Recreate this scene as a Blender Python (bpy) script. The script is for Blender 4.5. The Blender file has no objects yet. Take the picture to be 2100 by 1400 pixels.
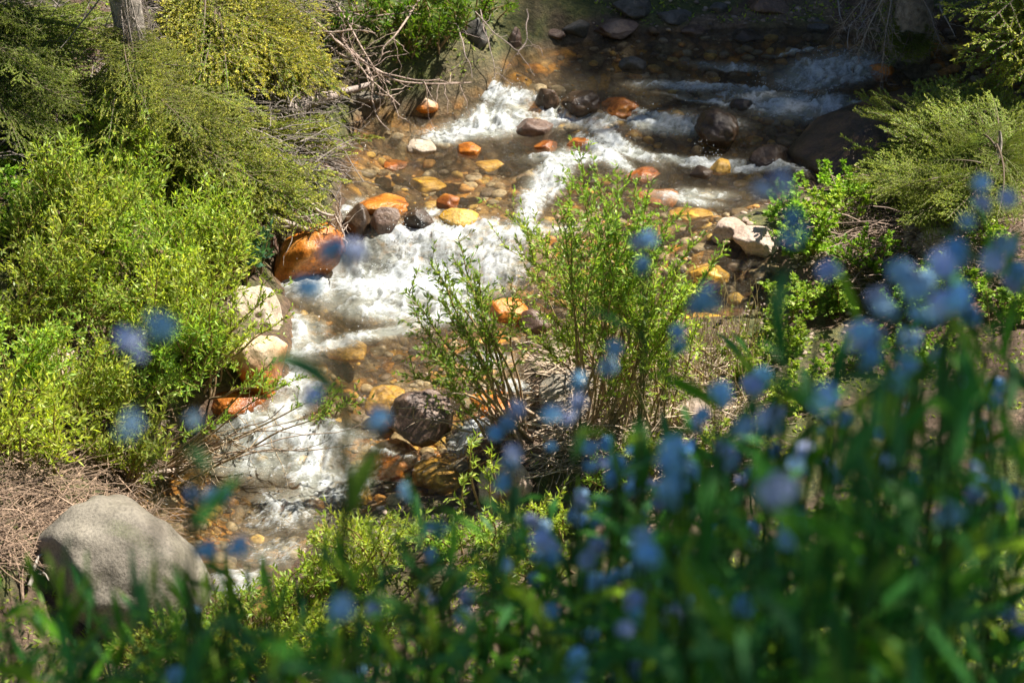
import bpy, math, random
import numpy as np
from mathutils import Vector, Matrix
R = math.radians
C = bpy.context.scene.collection
sc = bpy.context.scene
random.seed(11)
rng = np.random.default_rng(11)

# ------------------------------------------------------------------ camera, sky, sun, exposure
CAM = np.array([0.0, 0.0, 3.9]); PITCH = R(30.0); LENS = 70.0
cd = bpy.data.cameras.new('camera'); cam = bpy.data.objects.new('camera', cd); C.objects.link(cam)
cam.location = CAM; cam.rotation_euler = (R(90) - PITCH, 0, 0)
cd.lens = LENS; cd.sensor_width = 36; cd.clip_start = 0.05; cd.clip_end = 500
cd.dof.use_dof = True; cd.dof.focus_distance = 7.7; cd.dof.aperture_fstop = 4.0
sc.camera = cam
SUN_AZ, SUN_EL = R(68), R(58)          # azimuth measured from +Y towards +X
SUN = np.array([math.sin(SUN_AZ)*math.cos(SUN_EL), math.cos(SUN_AZ)*math.cos(SUN_EL), math.sin(SUN_EL)])
w = bpy.data.worlds.new("World"); sc.world = w; w.use_nodes = True
nt = w.node_tree; bg = nt.nodes['Background']
sky = nt.nodes.new('ShaderNodeTexSky'); sky.sky_type = 'NISHITA'; sky.sun_disc = False
sky.sun_elevation = SUN_EL; sky.sun_rotation = SUN_AZ; sky.altitude = 2000
nt.links.new(sky.outputs[0], bg.inputs[0]); bg.inputs[1].default_value = 0.05
sd = bpy.data.lights.new('sun', 'SUN'); sd.energy = 5.0; sd.angle = R(0.53); sd.color = (1.0, 0.93, 0.82)
so = bpy.data.objects.new('sun', sd); C.objects.link(so)
so.rotation_euler = Vector(SUN).to_track_quat('Z', 'Y').to_euler()
sc.view_settings.view_transform = 'Standard'; sc.view_settings.look = 'None'
sc.view_settings.exposure = 1.2; sc.view_settings.gamma = 1
try:
    sc.cycles.use_denoising = True; sc.cycles.max_bounces = 8; sc.cycles.transparent_max_bounces = 12
    sc.cycles.caustics_reflective = False; sc.cycles.caustics_refractive = False
    sc.cycles.sample_clamp_indirect = 4
except Exception: pass

# ------------------------------------------------------------------ numeric helpers
def hsh(ix, iy, s):
    n = (ix.astype(np.int64)*374761393 + iy.astype(np.int64)*668265263 + s*1442695041) & 0xffffffff
    n = ((n ^ (n >> 13))*1274126177) & 0xffffffff
    n = (n ^ (n >> 16)) & 0xffffffff
    return n/4294967295.0
def noise(x, y, s=0):
    x = np.asarray(x, float); y = np.asarray(y, float)
    ix = np.floor(x); iy = np.floor(y); fx = x-ix; fy = y-iy
    fx = fx*fx*fx*(fx*(fx*6-15)+10); fy = fy*fy*fy*(fy*(fy*6-15)+10)
    a = hsh(ix, iy, s); b = hsh(ix+1, iy, s); c = hsh(ix, iy+1, s); d = hsh(ix+1, iy+1, s)
    return (a*(1-fx)+b*fx)*(1-fy) + (c*(1-fx)+d*fx)*fy
def fbm(x, y, s=0, o=4, g=.5):
    v = 0; a = 1; t = 0
    for k in range(o):
        v = v + a*noise(x*2**k+17.3*k, y*2**k-9.1*k, s+k); t += a; a *= g
    return v/t
def noise3(p, s=0):
    x, y, z = p[:, 0], p[:, 1], p[:, 2]
    iz = np.floor(z); fz = z-iz; fz = fz*fz*(3-2*fz)
    a = noise(x+iz*37.7, y+iz*11.3, s); b = noise(x+(iz+1)*37.7, y+(iz+1)*11.3, s)
    return a*(1-fz)+b*fz
def fbm3(p, s=0, o=4, g=.5):
    v = 0; a = 1; t = 0
    for k in range(o):
        v = v + a*noise3(p*2**k+5.5*k, s+k); t += a; a *= g
    return v/t
def ss(x, a, b):
    t = np.clip((x-a)/(b-a), 0, 1); return t*t*(3-2*t)

# ------------------------------------------------------------------ the lie of the land
def zw(x, y):                           # water surface: three small falls on a gentle slope
    t = y + 0.25*x
    return 0.04*(t-6.75) + .13*(ss(t, 7.22, 7.5)) + .10*ss(t, 8.45, 8.8) + .10*(ss(t, 5.9, 6.15)-1) + .05*ss(t, 9.3, 9.6) - .06
def ray(px, py):
    u = (px-1050)/2100*36/LENS; v = -(py-700)/2100*36/LENS
    c, s = math.cos(PITCH), math.sin(PITCH)
    return np.array([u, c+v*s, -s+v*c])
def hit(px, py, f, lo=2.0, hi=30.0):
    d = ray(px, py); prev = lo
    ts = np.arange(lo, hi, .04); P = CAM[None]+ts[:, None]*d[None]
    below = P[:, 2] < f(P[:, 0], P[:, 1])
    i = int(np.argmax(below)) if below.any() else len(ts)-1
    return P[i]
def on_depth(px, py, y):                # point of the sight line at ground distance y
    d = ray(px, py); return CAM + d*(y/d[1])
def mpp(p):                             # metres per photo pixel at p
    c, s = math.cos(PITCH), math.sin(PITCH)
    q = np.asarray(p)-CAM; return (q[1]*c - q[2]*s)*36/LENS/2100
shore_px = [(1820,120),(1700,60),(1560,62),(1300,78),(1150,95),(1060,130),(990,190),(900,232),(740,243),(712,330),(700,400),(690,470),(560,560),(590,640),(590,780),(430,850),(330,930),(240,1010),
            (330,1090),(400,1160),(430,1330)]
shore_px2 = [(560,1330),(600,1150),(700,1060),(860,1035),(960,1010),(1000,950),(1120,900),(1150,850),(1060,760),(1130,690),(1350,670),(1480,665),(1610,600),(1600,540),(1470,500),(1500,450),(1660,400),(1780,330),(1960,230)]
def wp(l): return [tuple(hit(a, b, zw)[:2]) for a, b in l]
POLY = np.array([(7.5, 12.5), (4.5, 11.2)] + wp(shore_px) + [(-1.2, 4.45), (-1.9, 4.15), (-5.5, 4.0), (-5.5, 3.2), (-1.7, 3.35), (-.7, 3.9)] + wp(shore_px2) + [(4.0, 9.6), (8.0, 11.0)])
def sdist(x, y):                        # signed distance to the creek outline, positive outside
    x = np.asarray(x, float); y = np.asarray(y, float)
    d = np.full(x.shape, 1e9); ins = np.zeros(x.shape, bool)
    n = len(POLY)
    for i in range(n):
        ax, ay = POLY[i]; bx, by = POLY[(i+1) % n]
        ex, ey = bx-ax, by-ay
        t = np.clip(((x-ax)*ex+(y-ay)*ey)/(ex*ex+ey*ey), 0, 1)
        d = np.minimum(d, np.hypot(x-ax-t*ex, y-ay-t*ey))
        c = (ay > y) != (by > y)
        with np.errstate(divide='ignore', invalid='ignore'):
            xi = ax + (y-ay)*ex/(ey if ey else 1e-9)
        ins ^= c & (x < xi)
    return np.where(ins, -d, d)
def ground(x, y):
    x = np.asarray(x, float); y = np.asarray(y, float)
    d0 = sdist(x, y) + .10*(fbm(x*3, y*3, 5)-.5)
    d = np.maximum(d0, 0)
    W = zw(x, np.clip(y, 3.5, 14))
    cx = -1.0 + (y-5)*.32                      # rough centre line of the creek
    left = ss(cx-x, -.3, .5)
    lb = .03 + .50*np.minimum(d, 2.2) + .3*np.clip(d-2.2, 0, 9) + .05*(ss(d, 0, .12))
    rb = .015 + .13*np.minimum(d, .9) + .42*np.clip(d-.9, 0, 12)
    fb = .04 + .55*np.minimum(d, 3) + .3*np.clip(d-3, 0, 20)
    far = ss(y - (10.1+.12*x), -.3, .4)
    bank = (lb*left + rb*(1-left))*(1-far) + fb*far
    near = 2.75 - .60*y + .22*np.clip(x, -1, 2.5)
    near = np.clip(near, -9, 3.2)
    nb = np.minimum(near - W, .03 + 1.0*d)
    out = np.maximum(bank*ss(y, 2.5, 4.2), nb)
    out = out + .10*(fbm(x*1.7, y*1.7, 21)-.5)*ss(d, 0, .5) + .05*(fbm(x*9, y*9, 22)-.5)*ss(d, 0, .1)
    out = np.minimum(out, 14 + 0*out)
    inside = -(.02 + .16*ss(-d0, 0, .35)) + .05*(fbm(x*7, y*7, 8)-.5)
    return W + np.where(d0 > 0, np.maximum(out, .0), inside)
def gz(x, y): return float(ground(np.array([x]), np.array([y]))[0])

# ------------------------------------------------------------------ mesh builder
class MB:
    def __init__(s): s.v = []; s.f3 = []; s.f4 = []; s.c = []; s.n = 0
    def add(s, v, f, col=(1, 1, 1)):
        v = np.asarray(v, float).reshape(-1, 3); f = np.asarray(f, np.int64)
        (s.f3 if f.shape[1] == 3 else s.f4).append(f+s.n)
        col = np.asarray(col, float)
        if col.ndim == 1: col = np.tile(col, (len(v), 1))
        s.v.append(v); s.c.append(col); s.n += len(v)
    def build(s, name, mat, parent=None, smooth=True, loc=None):
        v = np.concatenate(s.v); c = np.concatenate(s.c)
        if loc is not None: v = v - np.asarray(loc)[None]
        f3 = np.concatenate(s.f3) if s.f3 else np.zeros((0, 3), int); f4 = np.concatenate(s.f4) if s.f4 else np.zeros((0, 4), int)
        me = bpy.data.meshes.new(name); me.vertices.add(len(v)); me.vertices.foreach_set('co', v.astype(np.float32).ravel())
        me.loops.add(f3.size+f4.size); me.loops.foreach_set('vertex_index', np.concatenate([f3.ravel(), f4.ravel()]).astype(np.int32))
        me.polygons.add(len(f3)+len(f4))
        st = np.concatenate([np.arange(len(f3))*3, len(f3)*3+np.arange(len(f4))*4]).astype(np.int32)
        me.polygons.foreach_set('loop_start', st)
        me.polygons.foreach_set('use_smooth', np.full(len(st), smooth))
        me.update(calc_edges=True)
        ca = me.color_attributes.new('tint', 'FLOAT_COLOR', 'POINT')
        ca.data.foreach_set('color', np.concatenate([c, np.ones((len(c), 1))], 1).astype(np.float32).ravel())
        me.materials.append(mat)
        o = bpy.data.objects.new(name, me); C.objects.link(o)
        if parent is not None: o.parent = parent
        elif loc is not None: o.location = loc
        return o
def tube(mb, pts, r0, r1=None, n=4, col=(1, 1, 1), rr=None, col2=None):
    pts = np.asarray(pts, float); k = len(pts)
    r = np.linspace(r0, r1 if r1 is not None else r0, k) if rr is None else np.asarray(rr)
    t = np.gradient(pts, axis=0); t /= (np.linalg.norm(t, axis=1, keepdims=True)+1e-9)
    up = np.array([0, 0, 1.0]) if abs(t[0, 2]) < .9 else np.array([1.0, 0, 0])
    a = np.cross(t, up); a /= (np.linalg.norm(a, axis=1, keepdims=True)+1e-9); b = np.cross(t, a)
    ang = np.arange(n)*2*math.pi/n
    V = pts[:, None]+r[:, None, None]*(a[:, None]*np.cos(ang)[None, :, None]+b[:, None]*np.sin(ang)[None, :, None])
    i = np.arange(k-1)[:, None]*n; j = np.arange(n)[None]; j2 = (j+1) % n
    F = np.stack([i+j, i+j2, i+n+j2, i+n+j], -1).reshape(-1, 4)
    cc = np.asarray(col)
    if col2 is not None:
        tt = np.repeat(np.linspace(0, 1, k), n)[:, None]; cc = cc[None]*(1-tt)+np.asarray(col2)[None]*tt
    mb.add(V.reshape(-1, 3), F, cc)
    mb.add(np.array([pts[-1]]), np.zeros((0, 3), int)) if False else None
def unit(v): return v/(np.linalg.norm(v, axis=-1, keepdims=True)+1e-9)
def leaves(mb, P, D, L, W, col, fold=.15, flat=0.0, r=rng):
    """diamond leaves; P bases, D directions, L lengths, W widths, col (N,3)"""
    N = len(P); D = unit(D); q = unit(r.normal(size=(N, 3)))
    if flat: q = unit(q*(1-flat)+np.array([0, 0, 1.0])*flat)
    S = unit(np.cross(D, q)); U = np.cross(S, D)
    L = np.broadcast_to(L, (N,))[:, None]; W = np.broadcast_to(W, (N,))[:, None]
    m = P+D*L*.45
    V = np.stack([P, m+S*W*.5+U*W*fold, P+D*L-U*L*.06, m-S*W*.5+U*W*fold], 1)
    F = (np.arange(N)*4)[:, None]+np.arange(4)[None]
    mb.add(V.reshape(-1, 3), F, np.repeat(col, 4, 0))
def bez(a, b, c, n):                       # quadratic curve
    t = np.linspace(0, 1, n)[:, None]; a, b, c = map(np.asarray, (a, b, c))
    return a*(1-t)**2+2*b*t*(1-t)+c*t*t
def wob(p, amp, r=rng, f=3):
    n = len(p); k = np.linspace(0, 1, n)
    o = sum(np.sin(k[:, None]*f*(j+1)*2+r.uniform(0, 6.3, 3)[None])*r.normal(size=3)[None]/(j+1) for j in range(3))
    o = o*np.minimum(k*3, 1)[:, None]
    return p+o*amp

# ------------------------------------------------------------------ tags
def tag(o, label=None, cat=None, group=None, kind=None):
    if label: o['label'] = label
    if cat: o['category'] = cat
    if group: o['group'] = group
    if kind: o['kind'] = kind
    return o
def empty(name, loc, label=None, cat=None, group=None, rz=0):
    o = bpy.data.objects.new(name, None); C.objects.link(o); o.location = loc; o.rotation_euler = (0, 0, rz); o.empty_display_size = .1
    return tag(o, label, cat, group)

# ------------------------------------------------------------------ materials
def nodes(name):
    m = bpy.data.materials.new(name); m.use_nodes = True; t = m.node_tree; t.nodes.clear()
    out = t.nodes.new('ShaderNodeOutputMaterial'); return m, t, out
def N(t, ty, **kw):
    n = t.nodes.new(ty)
    for k, v in kw.items():
        if k.startswith('i_'): n.inputs[k[2:].replace('_', ' ')].default_value = v
        else: setattr(n, k, v)
    return n
def ramp(t, fac, stops):
    r = t.nodes.new('ShaderNodeValToRGB'); t.links.new(fac, r.inputs[0])
    el = r.color_ramp.elements
    while len(el) > 1: el.remove(el[-1])
    for i, (p, c) in enumerate(stops):
        e = el[0] if i == 0 else el.new(p)
        e.position = p; e.color = (*c, 1) if len(c) == 3 else c
    return r.outputs[0]
def mixc(t, f, a, b, mode='MIX'):
    m = t.nodes.new('ShaderNodeMix'); m.data_type = 'RGBA'; m.blend_type = mode
    for s, v in ((0, f), (6, a), (7, b)):
        if hasattr(v, 'node'): t.links.new(v, m.inputs[s])
        else: m.inputs[s].default_value = v if s == 0 else ((*v, 1) if len(v) == 3 else v)
    return m.outputs[2]
def leaf_mat(name, trans=.45, rough=.45, spec=.35, tcol=(1.0, 1.0, .5)):
    m, t, out = nodes(name)
    at = N(t, 'ShaderNodeAttribute', attribute_name='tint')
    oi = N(t, 'ShaderNodeObjectInfo')
    hs = N(t, 'ShaderNodeHueSaturation'); t.links.new(at.outputs['Color'], hs.inputs['Color'])
    mr = N(t, 'ShaderNodeMapRange'); t.links.new(oi.outputs['Random'], mr.inputs[0]); mr.inputs[3].default_value = .8; mr.inputs[4].default_value = 1.2
    t.links.new(mr.outputs[0], hs.inputs['Value'])
    p = N(t, 'ShaderNodeBsdfPrincipled'); t.links.new(hs.outputs[0], p.inputs['Base Color']); p.inputs['Roughness'].default_value = rough
    p.inputs['Specular IOR Level'].default_value = spec
    tr = N(t, 'ShaderNodeBsdfTranslucent'); tc = mixc(t, 1.0, hs.outputs[0], tcol, 'MULTIPLY')
    t.links.new(tc, tr.inputs[0])
    mx = N(t, 'ShaderNodeMixShader'); mx.inputs[0].default_value = trans
    t.links.new(p.outputs[0], mx.inputs[1]); t.links.new(tr.outputs[0], mx.inputs[2]); t.links.new(mx.outputs[0], out.inputs[0])
    return m
def wood_mat(name, scale=60, bump=.4):
    m, t, out = nodes(name)
    at = N(t, 'ShaderNodeAttribute', attribute_name='tint')
    tc = N(t, 'ShaderNodeTexCoord'); nz = N(t, 'ShaderNodeTexNoise', i_Scale=scale, i_Detail=5.0); t.links.new(tc.outputs['Object'], nz.inputs[0])
    v = ramp(t, nz.outputs[0], [(.3, (.45, .45, .45)), (.7, (1.3, 1.3, 1.3))])
    c = mixc(t, 1.0, at.outputs['Color'], v, 'MULTIPLY')
    p = N(t, 'ShaderNodeBsdfPrincipled'); t.links.new(c, p.inputs['Base Color']); p.inputs['Roughness'].default_value = .75
    b = N(t, 'ShaderNodeBump', i_Strength=bump, i_Distance=.01); t.links.new(nz.outputs[0], b.inputs['Height']); t.links.new(b.outputs[0], p.inputs['Normal'])
    t.links.new(p.outputs[0], out.inputs[0]); return m
def rock_mat(name, dark, mid, light, stain=None, stain_h=(-.3, .3), rough=.7, wet=0., scale=9):
    """stain: iron colour that covers the stone from its foot up to an uneven line (object z in half heights)"""
    m, t, out = nodes(name)
    tc = N(t, 'ShaderNodeTexCoord'); oi = N(t, 'ShaderNodeObjectInfo')
    mp = N(t, 'ShaderNodeVectorMath', operation='ADD'); t.links.new(tc.outputs['Object'], mp.inputs[0]); t.links.new(oi.outputs['Location'], mp.inputs[1])
    n1 = N(t, 'ShaderNodeTexNoise', i_Scale=float(scale), i_Detail=8.0, i_Roughness=.62, i_Distortion=.4); t.links.new(mp.outputs[0], n1.inputs[0])
    n2 = N(t, 'ShaderNodeTexNoise', i_Scale=95.0, i_Detail=4.0, i_Roughness=.7); t.links.new(mp.outputs[0], n2.inputs[0])
    n3 = N(t, 'ShaderNodeTexNoise', i_Scale=5.0, i_Detail=6.0, i_Roughness=.6); t.links.new(mp.outputs[0], n3.inputs[0])
    c = ramp(t, n1.outputs[0], [(.32, dark), (.5, mid), (.66, light)])
    g = ramp(t, n2.outputs[0], [(.36, (.55, .55, .55)), (.5, (1, 1, 1)), (.66, (1.25, 1.25, 1.25))])
    c = mixc(t, .8, c, g, 'MULTIPLY')
    p = N(t, 'ShaderNodeBsdfPrincipled')
    rg = None
    if stain:
        at = N(t, 'ShaderNodeAttribute', attribute_name='tint'); sx = N(t, 'ShaderNodeSeparateColor'); t.links.new(at.outputs['Color'], sx.inputs[0])
        ad = N(t, 'ShaderNodeMath', operation='MULTIPLY_ADD'); t.links.new(n3.outputs[0], ad.inputs[0]); ad.inputs[1].default_value = -1.4; t.links.new(sx.outputs[0], ad.inputs[2])
        mr = N(t, 'ShaderNodeMapRange'); t.links.new(ad.outputs[0], mr.inputs[0]); mr.inputs[1].default_value = stain_h[0]-.55; mr.inputs[2].default_value = stain_h[1]-.55
        mr.inputs[3].default_value = 1; mr.inputs[4].default_value = 0
        s2 = ramp(t, n1.outputs[0], [(.3, tuple(k*.35 for k in stain)), (.5, stain), (.7, tuple(min(k*1.35, .9) for k in stain))])
        c = mixc(t, mr.outputs[0], c, s2)
        rr = N(t, 'ShaderNodeMapRange'); t.links.new(mr.outputs[0], rr.inputs[0]); rr.inputs[3].default_value = rough; rr.inputs[4].default_value = rough*(1-wet)
        t.links.new(rr.outputs[0], p.inputs['Roughness'])
    else: p.inputs['Roughness'].default_value = rough*(1-wet)
    t.links.new(c, p.inputs['Base Color'])
    h = N(t, 'ShaderNodeMath', operation='MULTIPLY_ADD'); t.links.new(n2.outputs[0], h.inputs[0]); h.inputs[1].default_value = .25; t.links.new(n1.outputs[0], h.inputs[2])
    b = N(t, 'ShaderNodeBump', i_Strength=.6, i_Distance=.025); t.links.new(h.outputs[0], b.inputs['Height']); t.links.new(b.outputs[0], p.inputs['Normal'])
    t.links.new(p.outputs[0], out.inputs[0]); return m
OR = (.52, .165, .018); YE = (.62, .34, .04)
M = {
 'willow': leaf_mat('willow_leaf', .55, .4, .4, (1.0, 1.0, .4)), 'needle': leaf_mat('spruce_needle', .25, .5, .3), 'herb': leaf_mat('herb_leaf', .5),
 'bell': leaf_mat('bluebell_leaf', .35, .5, .3), 'petal': leaf_mat('blue_petal', .2, .5, .2, (.8, .9, 1.0)),
 'bark': wood_mat('bark', 40, .9), 'twig': wood_mat('twig', 90, .3),
 'grey': rock_mat('grey_stone', (.13, .11, .085), (.23, .205, .16), (.33, .295, .24), scale=3.2, stain=(.14, .075, .055), stain_h=(-.1, .15)),
 'pale': rock_mat('pale_stone', (.36, .28, .20), (.52, .43, .33), (.62, .54, .44), stain=OR, stain_h=(-.5, .0), wet=.5),
 'pink': rock_mat('pinkish_stone', (.36, .26, .20), (.50, .38, .30), (.60, .48, .40)),
 'stained': rock_mat('half_stained_stone', (.45, .30, .18), (.60, .43, .28), (.68, .52, .38), stain=OR, stain_h=(.35, .75), wet=.6),
 'orange': rock_mat('iron_stained_stone', (.12, .04, .012), OR, (.58, .26, .06), rough=.5, wet=.4),
 'rust': rock_mat('wet_rust_stone', (.10, .03, .010), (.30, .09, .018), (.45, .17, .03), rough=.4, wet=.5),
 'yellow': rock_mat('gold_stone', (.13, .06, .015), YE, (.58, .36, .10), rough=.5, wet=.3),
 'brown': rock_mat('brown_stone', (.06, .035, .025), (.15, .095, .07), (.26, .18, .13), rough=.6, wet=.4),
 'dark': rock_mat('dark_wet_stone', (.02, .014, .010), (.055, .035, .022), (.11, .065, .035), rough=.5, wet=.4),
 'shade': rock_mat('shade_darkened_stone', (.035, .032, .028), (.08, .075, .065), (.15, .135, .12), stain=(.05, .03, .015), stain_h=(-.4, .1)),  # grey stone with the upstream shade put into its colour
}

# ground -------------------------------------------------------------
def ground_mat():
    m, t, out = nodes('soil_and_bed')
    at = N(t, 'ShaderNodeAttribute', attribute_name='tint'); sx = N(t, 'ShaderNodeSeparateColor'); t.links.new(at.outputs['Color'], sx.inputs[0])
    tc = N(t, 'ShaderNodeTexCoord')
    n1 = N(t, 'ShaderNodeTexNoise', i_Scale=4.0, i_Detail=9.0, i_Roughness=.65); n2 = N(t, 'ShaderNodeTexNoise', i_Scale=45.0, i_Detail=6.0, i_Roughness=.7)
    vo = N(t, 'ShaderNodeTexVoronoi', i_Scale=16.0); vo2 = N(t, 'ShaderNodeTexVoronoi', i_Scale=38.0)
    wv = N(t, 'ShaderNodeTexNoise', i_Scale=12.0, i_Detail=2.0)
    t.links.new(tc.outputs['Object'], wv.inputs[0])
    wa = N(t, 'ShaderNodeVectorMath', operation='MULTIPLY_ADD'); t.links.new(wv.outputs[1], wa.inputs[0]); wa.inputs[1].default_value = (.08, .08, .08); t.links.new(tc.outputs['Object'], wa.inputs[2])
    for n in (n1, n2): t.links.new(tc.outputs['Object'], n.inputs[0])
    for n in (vo, vo2): t.links.new(wa.outputs[0], n.inputs[0])
    soil = ramp(t, n1.outputs[0], [(.3, (.07, .042, .026)), (.5, (.16, .105, .07)), (.7, (.27, .195, .135))])
    soil = mixc(t, .9, soil, ramp(t, n2.outputs[0], [(.35, (.4, .4, .4)), (.65, (1.35, 1.35, 1.35))]), 'MULTIPLY')
    red = ramp(t, n2.outputs[0], [(.35, (.18, .075, .04)), (.65, (.42, .22, .13))])
    soil = mixc(t, sx.outputs[2], soil, red)
    moss = ramp(t, n2.outputs[0], [(.3, (.02, .045, .008)), (.5, (.07, .12, .015)), (.7, (.19, .20, .02))])
    soil = mixc(t, sx.outputs[1], soil, moss)
    sv = N(t, 'ShaderNodeSeparateColor'); t.links.new(vo.outputs['Color'], sv.inputs[0])
    bed = ramp(t, sv.outputs[0], [(0, (.16, .09, .04)), (.3, (.28, .19, .09)), (.55, (.38, .30, .18)), (.78, (.50, .26, .06)), (.95, (.60, .34, .06))])
    crack = ramp(t, vo.outputs['Distance'], [(.2, (1, 1, 1)), (.75, (.35, .3, .25))])
    bed = mixc(t, 1, bed, crack, 'MULTIPLY')
    sv2 = N(t, 'ShaderNodeSeparateColor'); t.links.new(vo2.outputs['Color'], sv2.inputs[0])
    bed = mixc(t, .7, bed, ramp(t, sv2.outputs[1], [(0, (.55, .5, .45)), (1, (1.35, 1.3, 1.2))]), 'MULTIPLY')
    big = N(t, 'ShaderNodeTexNoise', i_Scale=2.6, i_Detail=3.0); t.links.new(tc.outputs['Object'], big.inputs[0])
    bed = mixc(t, 1, bed, ramp(t, big.outputs[0], [(.35, (.62, .55, .5)), (.5, (1, 1, 1)), (.65, (1.45, 1.15, .7))]), 'MULTIPLY')
    c = mixc(t, sx.outputs[0], soil, bed)
    p = N(t, 'ShaderNodeBsdfPrincipled'); t.links.new(c, p.inputs['Base Color']); p.inputs['Roughness'].default_value = .85
    b = N(t, 'ShaderNodeBump', i_Strength=.9, i_Distance=.03); t.links.new(n2.outputs[0], b.inputs['Height']); t.links.new(b.outputs[0], p.inputs['Normal'])
    t.links.new(p.outputs[0], out.inputs[0]); return m
def axis(lo, hi, f0, f1, st):
    a = list(np.arange(f0, f1, st)); s = st; v = f0; pre = []
    while v > lo: s *= 1.18; v -= s; pre.append(v)
    s = st; v = a[-1]
    while v < hi: s *= 1.18; v += s; a.append(v)
    return np.array(pre[::-1]+a)
gx = axis(-120, 120, -3.2, 4.2, .03); gy = axis(-90, 160, 1.0, 12.0, .03)
X, Y = np.meshgrid(gx, gy); Z = ground(X.ravel(), Y.ravel()).reshape(X.shape)
sdv = sdist(X.ravel(), Y.ravel())
nx, ny = len(gx), len(gy)
i = np.arange(ny-1)[:, None]*nx; j = np.arange(nx-1)[None]
F = np.stack([i+j, i+j+1, i+nx+j+1, i+nx+j], -1).reshape(-1, 4)
xr, yr = X.ravel(), Y.ravel()
mossn = fbm(xr*4, yr*4, 31)
lft = xr < -1.0+(yr-5)*.32
mossm = ss(mossn, .45, .6)*ss(sdv, .0, .05)*.6
mossm = np.maximum(mossm, 1.3*np.exp(-(((xr+.5)/.5)**2+((yr-9.3)/.5)**2)))
mossm = np.where(sdv > 1.6, np.maximum(mossm, .8), mossm)
q = hit(345, 370, ground); redm = np.exp(-(((xr-q[0])/.14)**2+((yr-q[1])/.5)**2))
q = hit(1930, 520, ground); redm = np.maximum(redm, .4*np.exp(-(((xr-q[0])/.4)**2+((yr-q[1])/.4)**2)))
mb = MB(); mb.add(np.stack([xr, yr, Z.ravel()], 1), F, np.stack([1-ss(sdv, -.08, .03), mossm, np.clip(redm*1.3, 0, 1)], 1))
tag(mb.build('ground', ground_mat()), kind='structure')

# water --------------------------------------------------------------
# foam patches: (px, py, half width, half height, tilt deg, strength) laid on the water surface
FOAM = [(985,268,95,22,-8,1.25),(1060,215,80,16,12,1.05),(1000,240,45,18,-25,.8),(1180,258,80,16,8,.8),(1270,300,70,14,25,.8),(1390,262,110,16,4,.75),
        (1125,375,60,24,-48,1.15),(1085,435,70,20,-60,.75),(1170,330,70,12,0,.7),(1240,320,55,18,30,.8),
        (1640,213,120,26,6,.95),(1500,215,120,14,10,.7),(1700,150,100,26,-6,.75),(1430,180,110,10,4,.6),(1560,190,60,10,10,.6),(1350,235,70,10,12,.6),(1480,335,120,10,6,.85),(1590,345,60,10,8,.6),(1640,110,60,10,0,.5),(1500,140,90,8,5,.45),
        (880,500,140,42,-14,1.2),(800,580,190,36,0,1.3),(820,640,130,30,4,.95),(960,540,110,30,-30,.9),(1040,490,140,34,-10,.9),(700,610,90,40,8,.6),(760,695,150,10,-12,.75),(930,640,70,30,10,.8),(1010,570,70,30,-20,.8),
        (610,700,38,50,-60,1.0),(600,780,30,55,-85,1.0),(590,840,50,40,-60,.8),(630,690,30,40,50,.8),
        (600,915,120,34,4,1.15),(560,880,90,26,12,.9),(520,950,110,46,10,.55),(650,960,60,60,-70,.85),(600,1050,110,60,-10,.45),(680,1010,26,70,80,1.0),(560,1130,80,40,10,.42),
        (480,1200,40,60,60,.8),(975,885,50,30,-30,.8),(780,940,70,10,5,.6),(1400,415,70,8,3,.7),(1440,400,60,8,3,.6),(1000,750,60,18,-8,.5),(1040,800,60,18,0,.6),(880,440,12,30,80,.6),(740,420,40,10,0,.35),(700,450,30,16,-30,.5)]
st = .0085
wx = np.arange(-2.6, 3.4, st); wy = np.arange(3.9, 12.0, st)
X, Y = np.meshgrid(wx, wy); xr, yr = X.ravel(), Y.ravel(); sdw = sdist(xr, yr)
keep = (sdw < .16)
foam = np.zeros(len(xr))
for (a, b, rx, ry, ang, k) in FOAM:
    ca, sa = math.cos(R(ang)), math.sin(R(ang))
    c0 = hit(a, b, zw)[:2]; e1 = hit(a+rx*ca, b+rx*sa, zw)[:2]-c0; e2 = hit(a-ry*sa, b+ry*ca, zw)[:2]-c0
    A = np.linalg.inv(np.array([e1, e2]).T); dx, dy = xr-c0[0], yr-c0[1]
    uu = A[0, 0]*dx+A[0, 1]*dy; vv = A[1, 0]*dx+A[1, 1]*dy
    if b < 350 and a > 1150: k *= 1.28
    foam = np.maximum(foam, k*np.exp(-(uu*uu+vv*vv)*.75))
fl = np.array([-.55, -.835])                      # downstream
al = xr*fl[0]+yr*fl[1]; ac = -xr*fl[1]+yr*fl[0]
wpx = fbm(xr*5, yr*5, 41)*.25; wpy = fbm(xr*5, yr*5, 42)*.25
rdg = lambda u, v, sd_: 1-np.abs(2*fbm(u, v, sd_, 3)-1)
n_a = fbm((ac+wpx*1.5)*44, (al+wpy)*11, 43, 5, .7)
n_b = rdg((ac+wpx*1.3)*17, (al+wpy*1.3)*4.5, 44); n_c = rdg((ac+wpx*2)*46, (al+wpy*2)*13, 48)
tex = .34*n_a+.36*n_b+.30*n_c
fm = (foam*.95-.20)+(tex-.68)*3.0
fm = np.clip(fm, 0, 1)*ss(foam, .10, .40)
turb = ss(foam, .02, .6)
rip = (fbm(ac*9+wpx*8, al*15+wpy*8, 45, 4, .55)-.5)
big = (fbm(ac*3+1, al*4.5, 46, 3)-.5)
Zw = zw(xr, yr)+rip*(.016+.03*turb)+big*(.03+.06*turb)+(tex-.6)*turb*.035+fm*(.006+.018*(fbm(xr*45, yr*45, 47, 3)-.4))
Zw = Zw - .03*ss(sdw, -.02, .1)
idx = -np.ones(len(xr), int)
nX, nY = len(wx), len(wy)
i = np.arange(nY-1)[:, None]*nX; j = np.arange(nX-1)[None]
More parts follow.
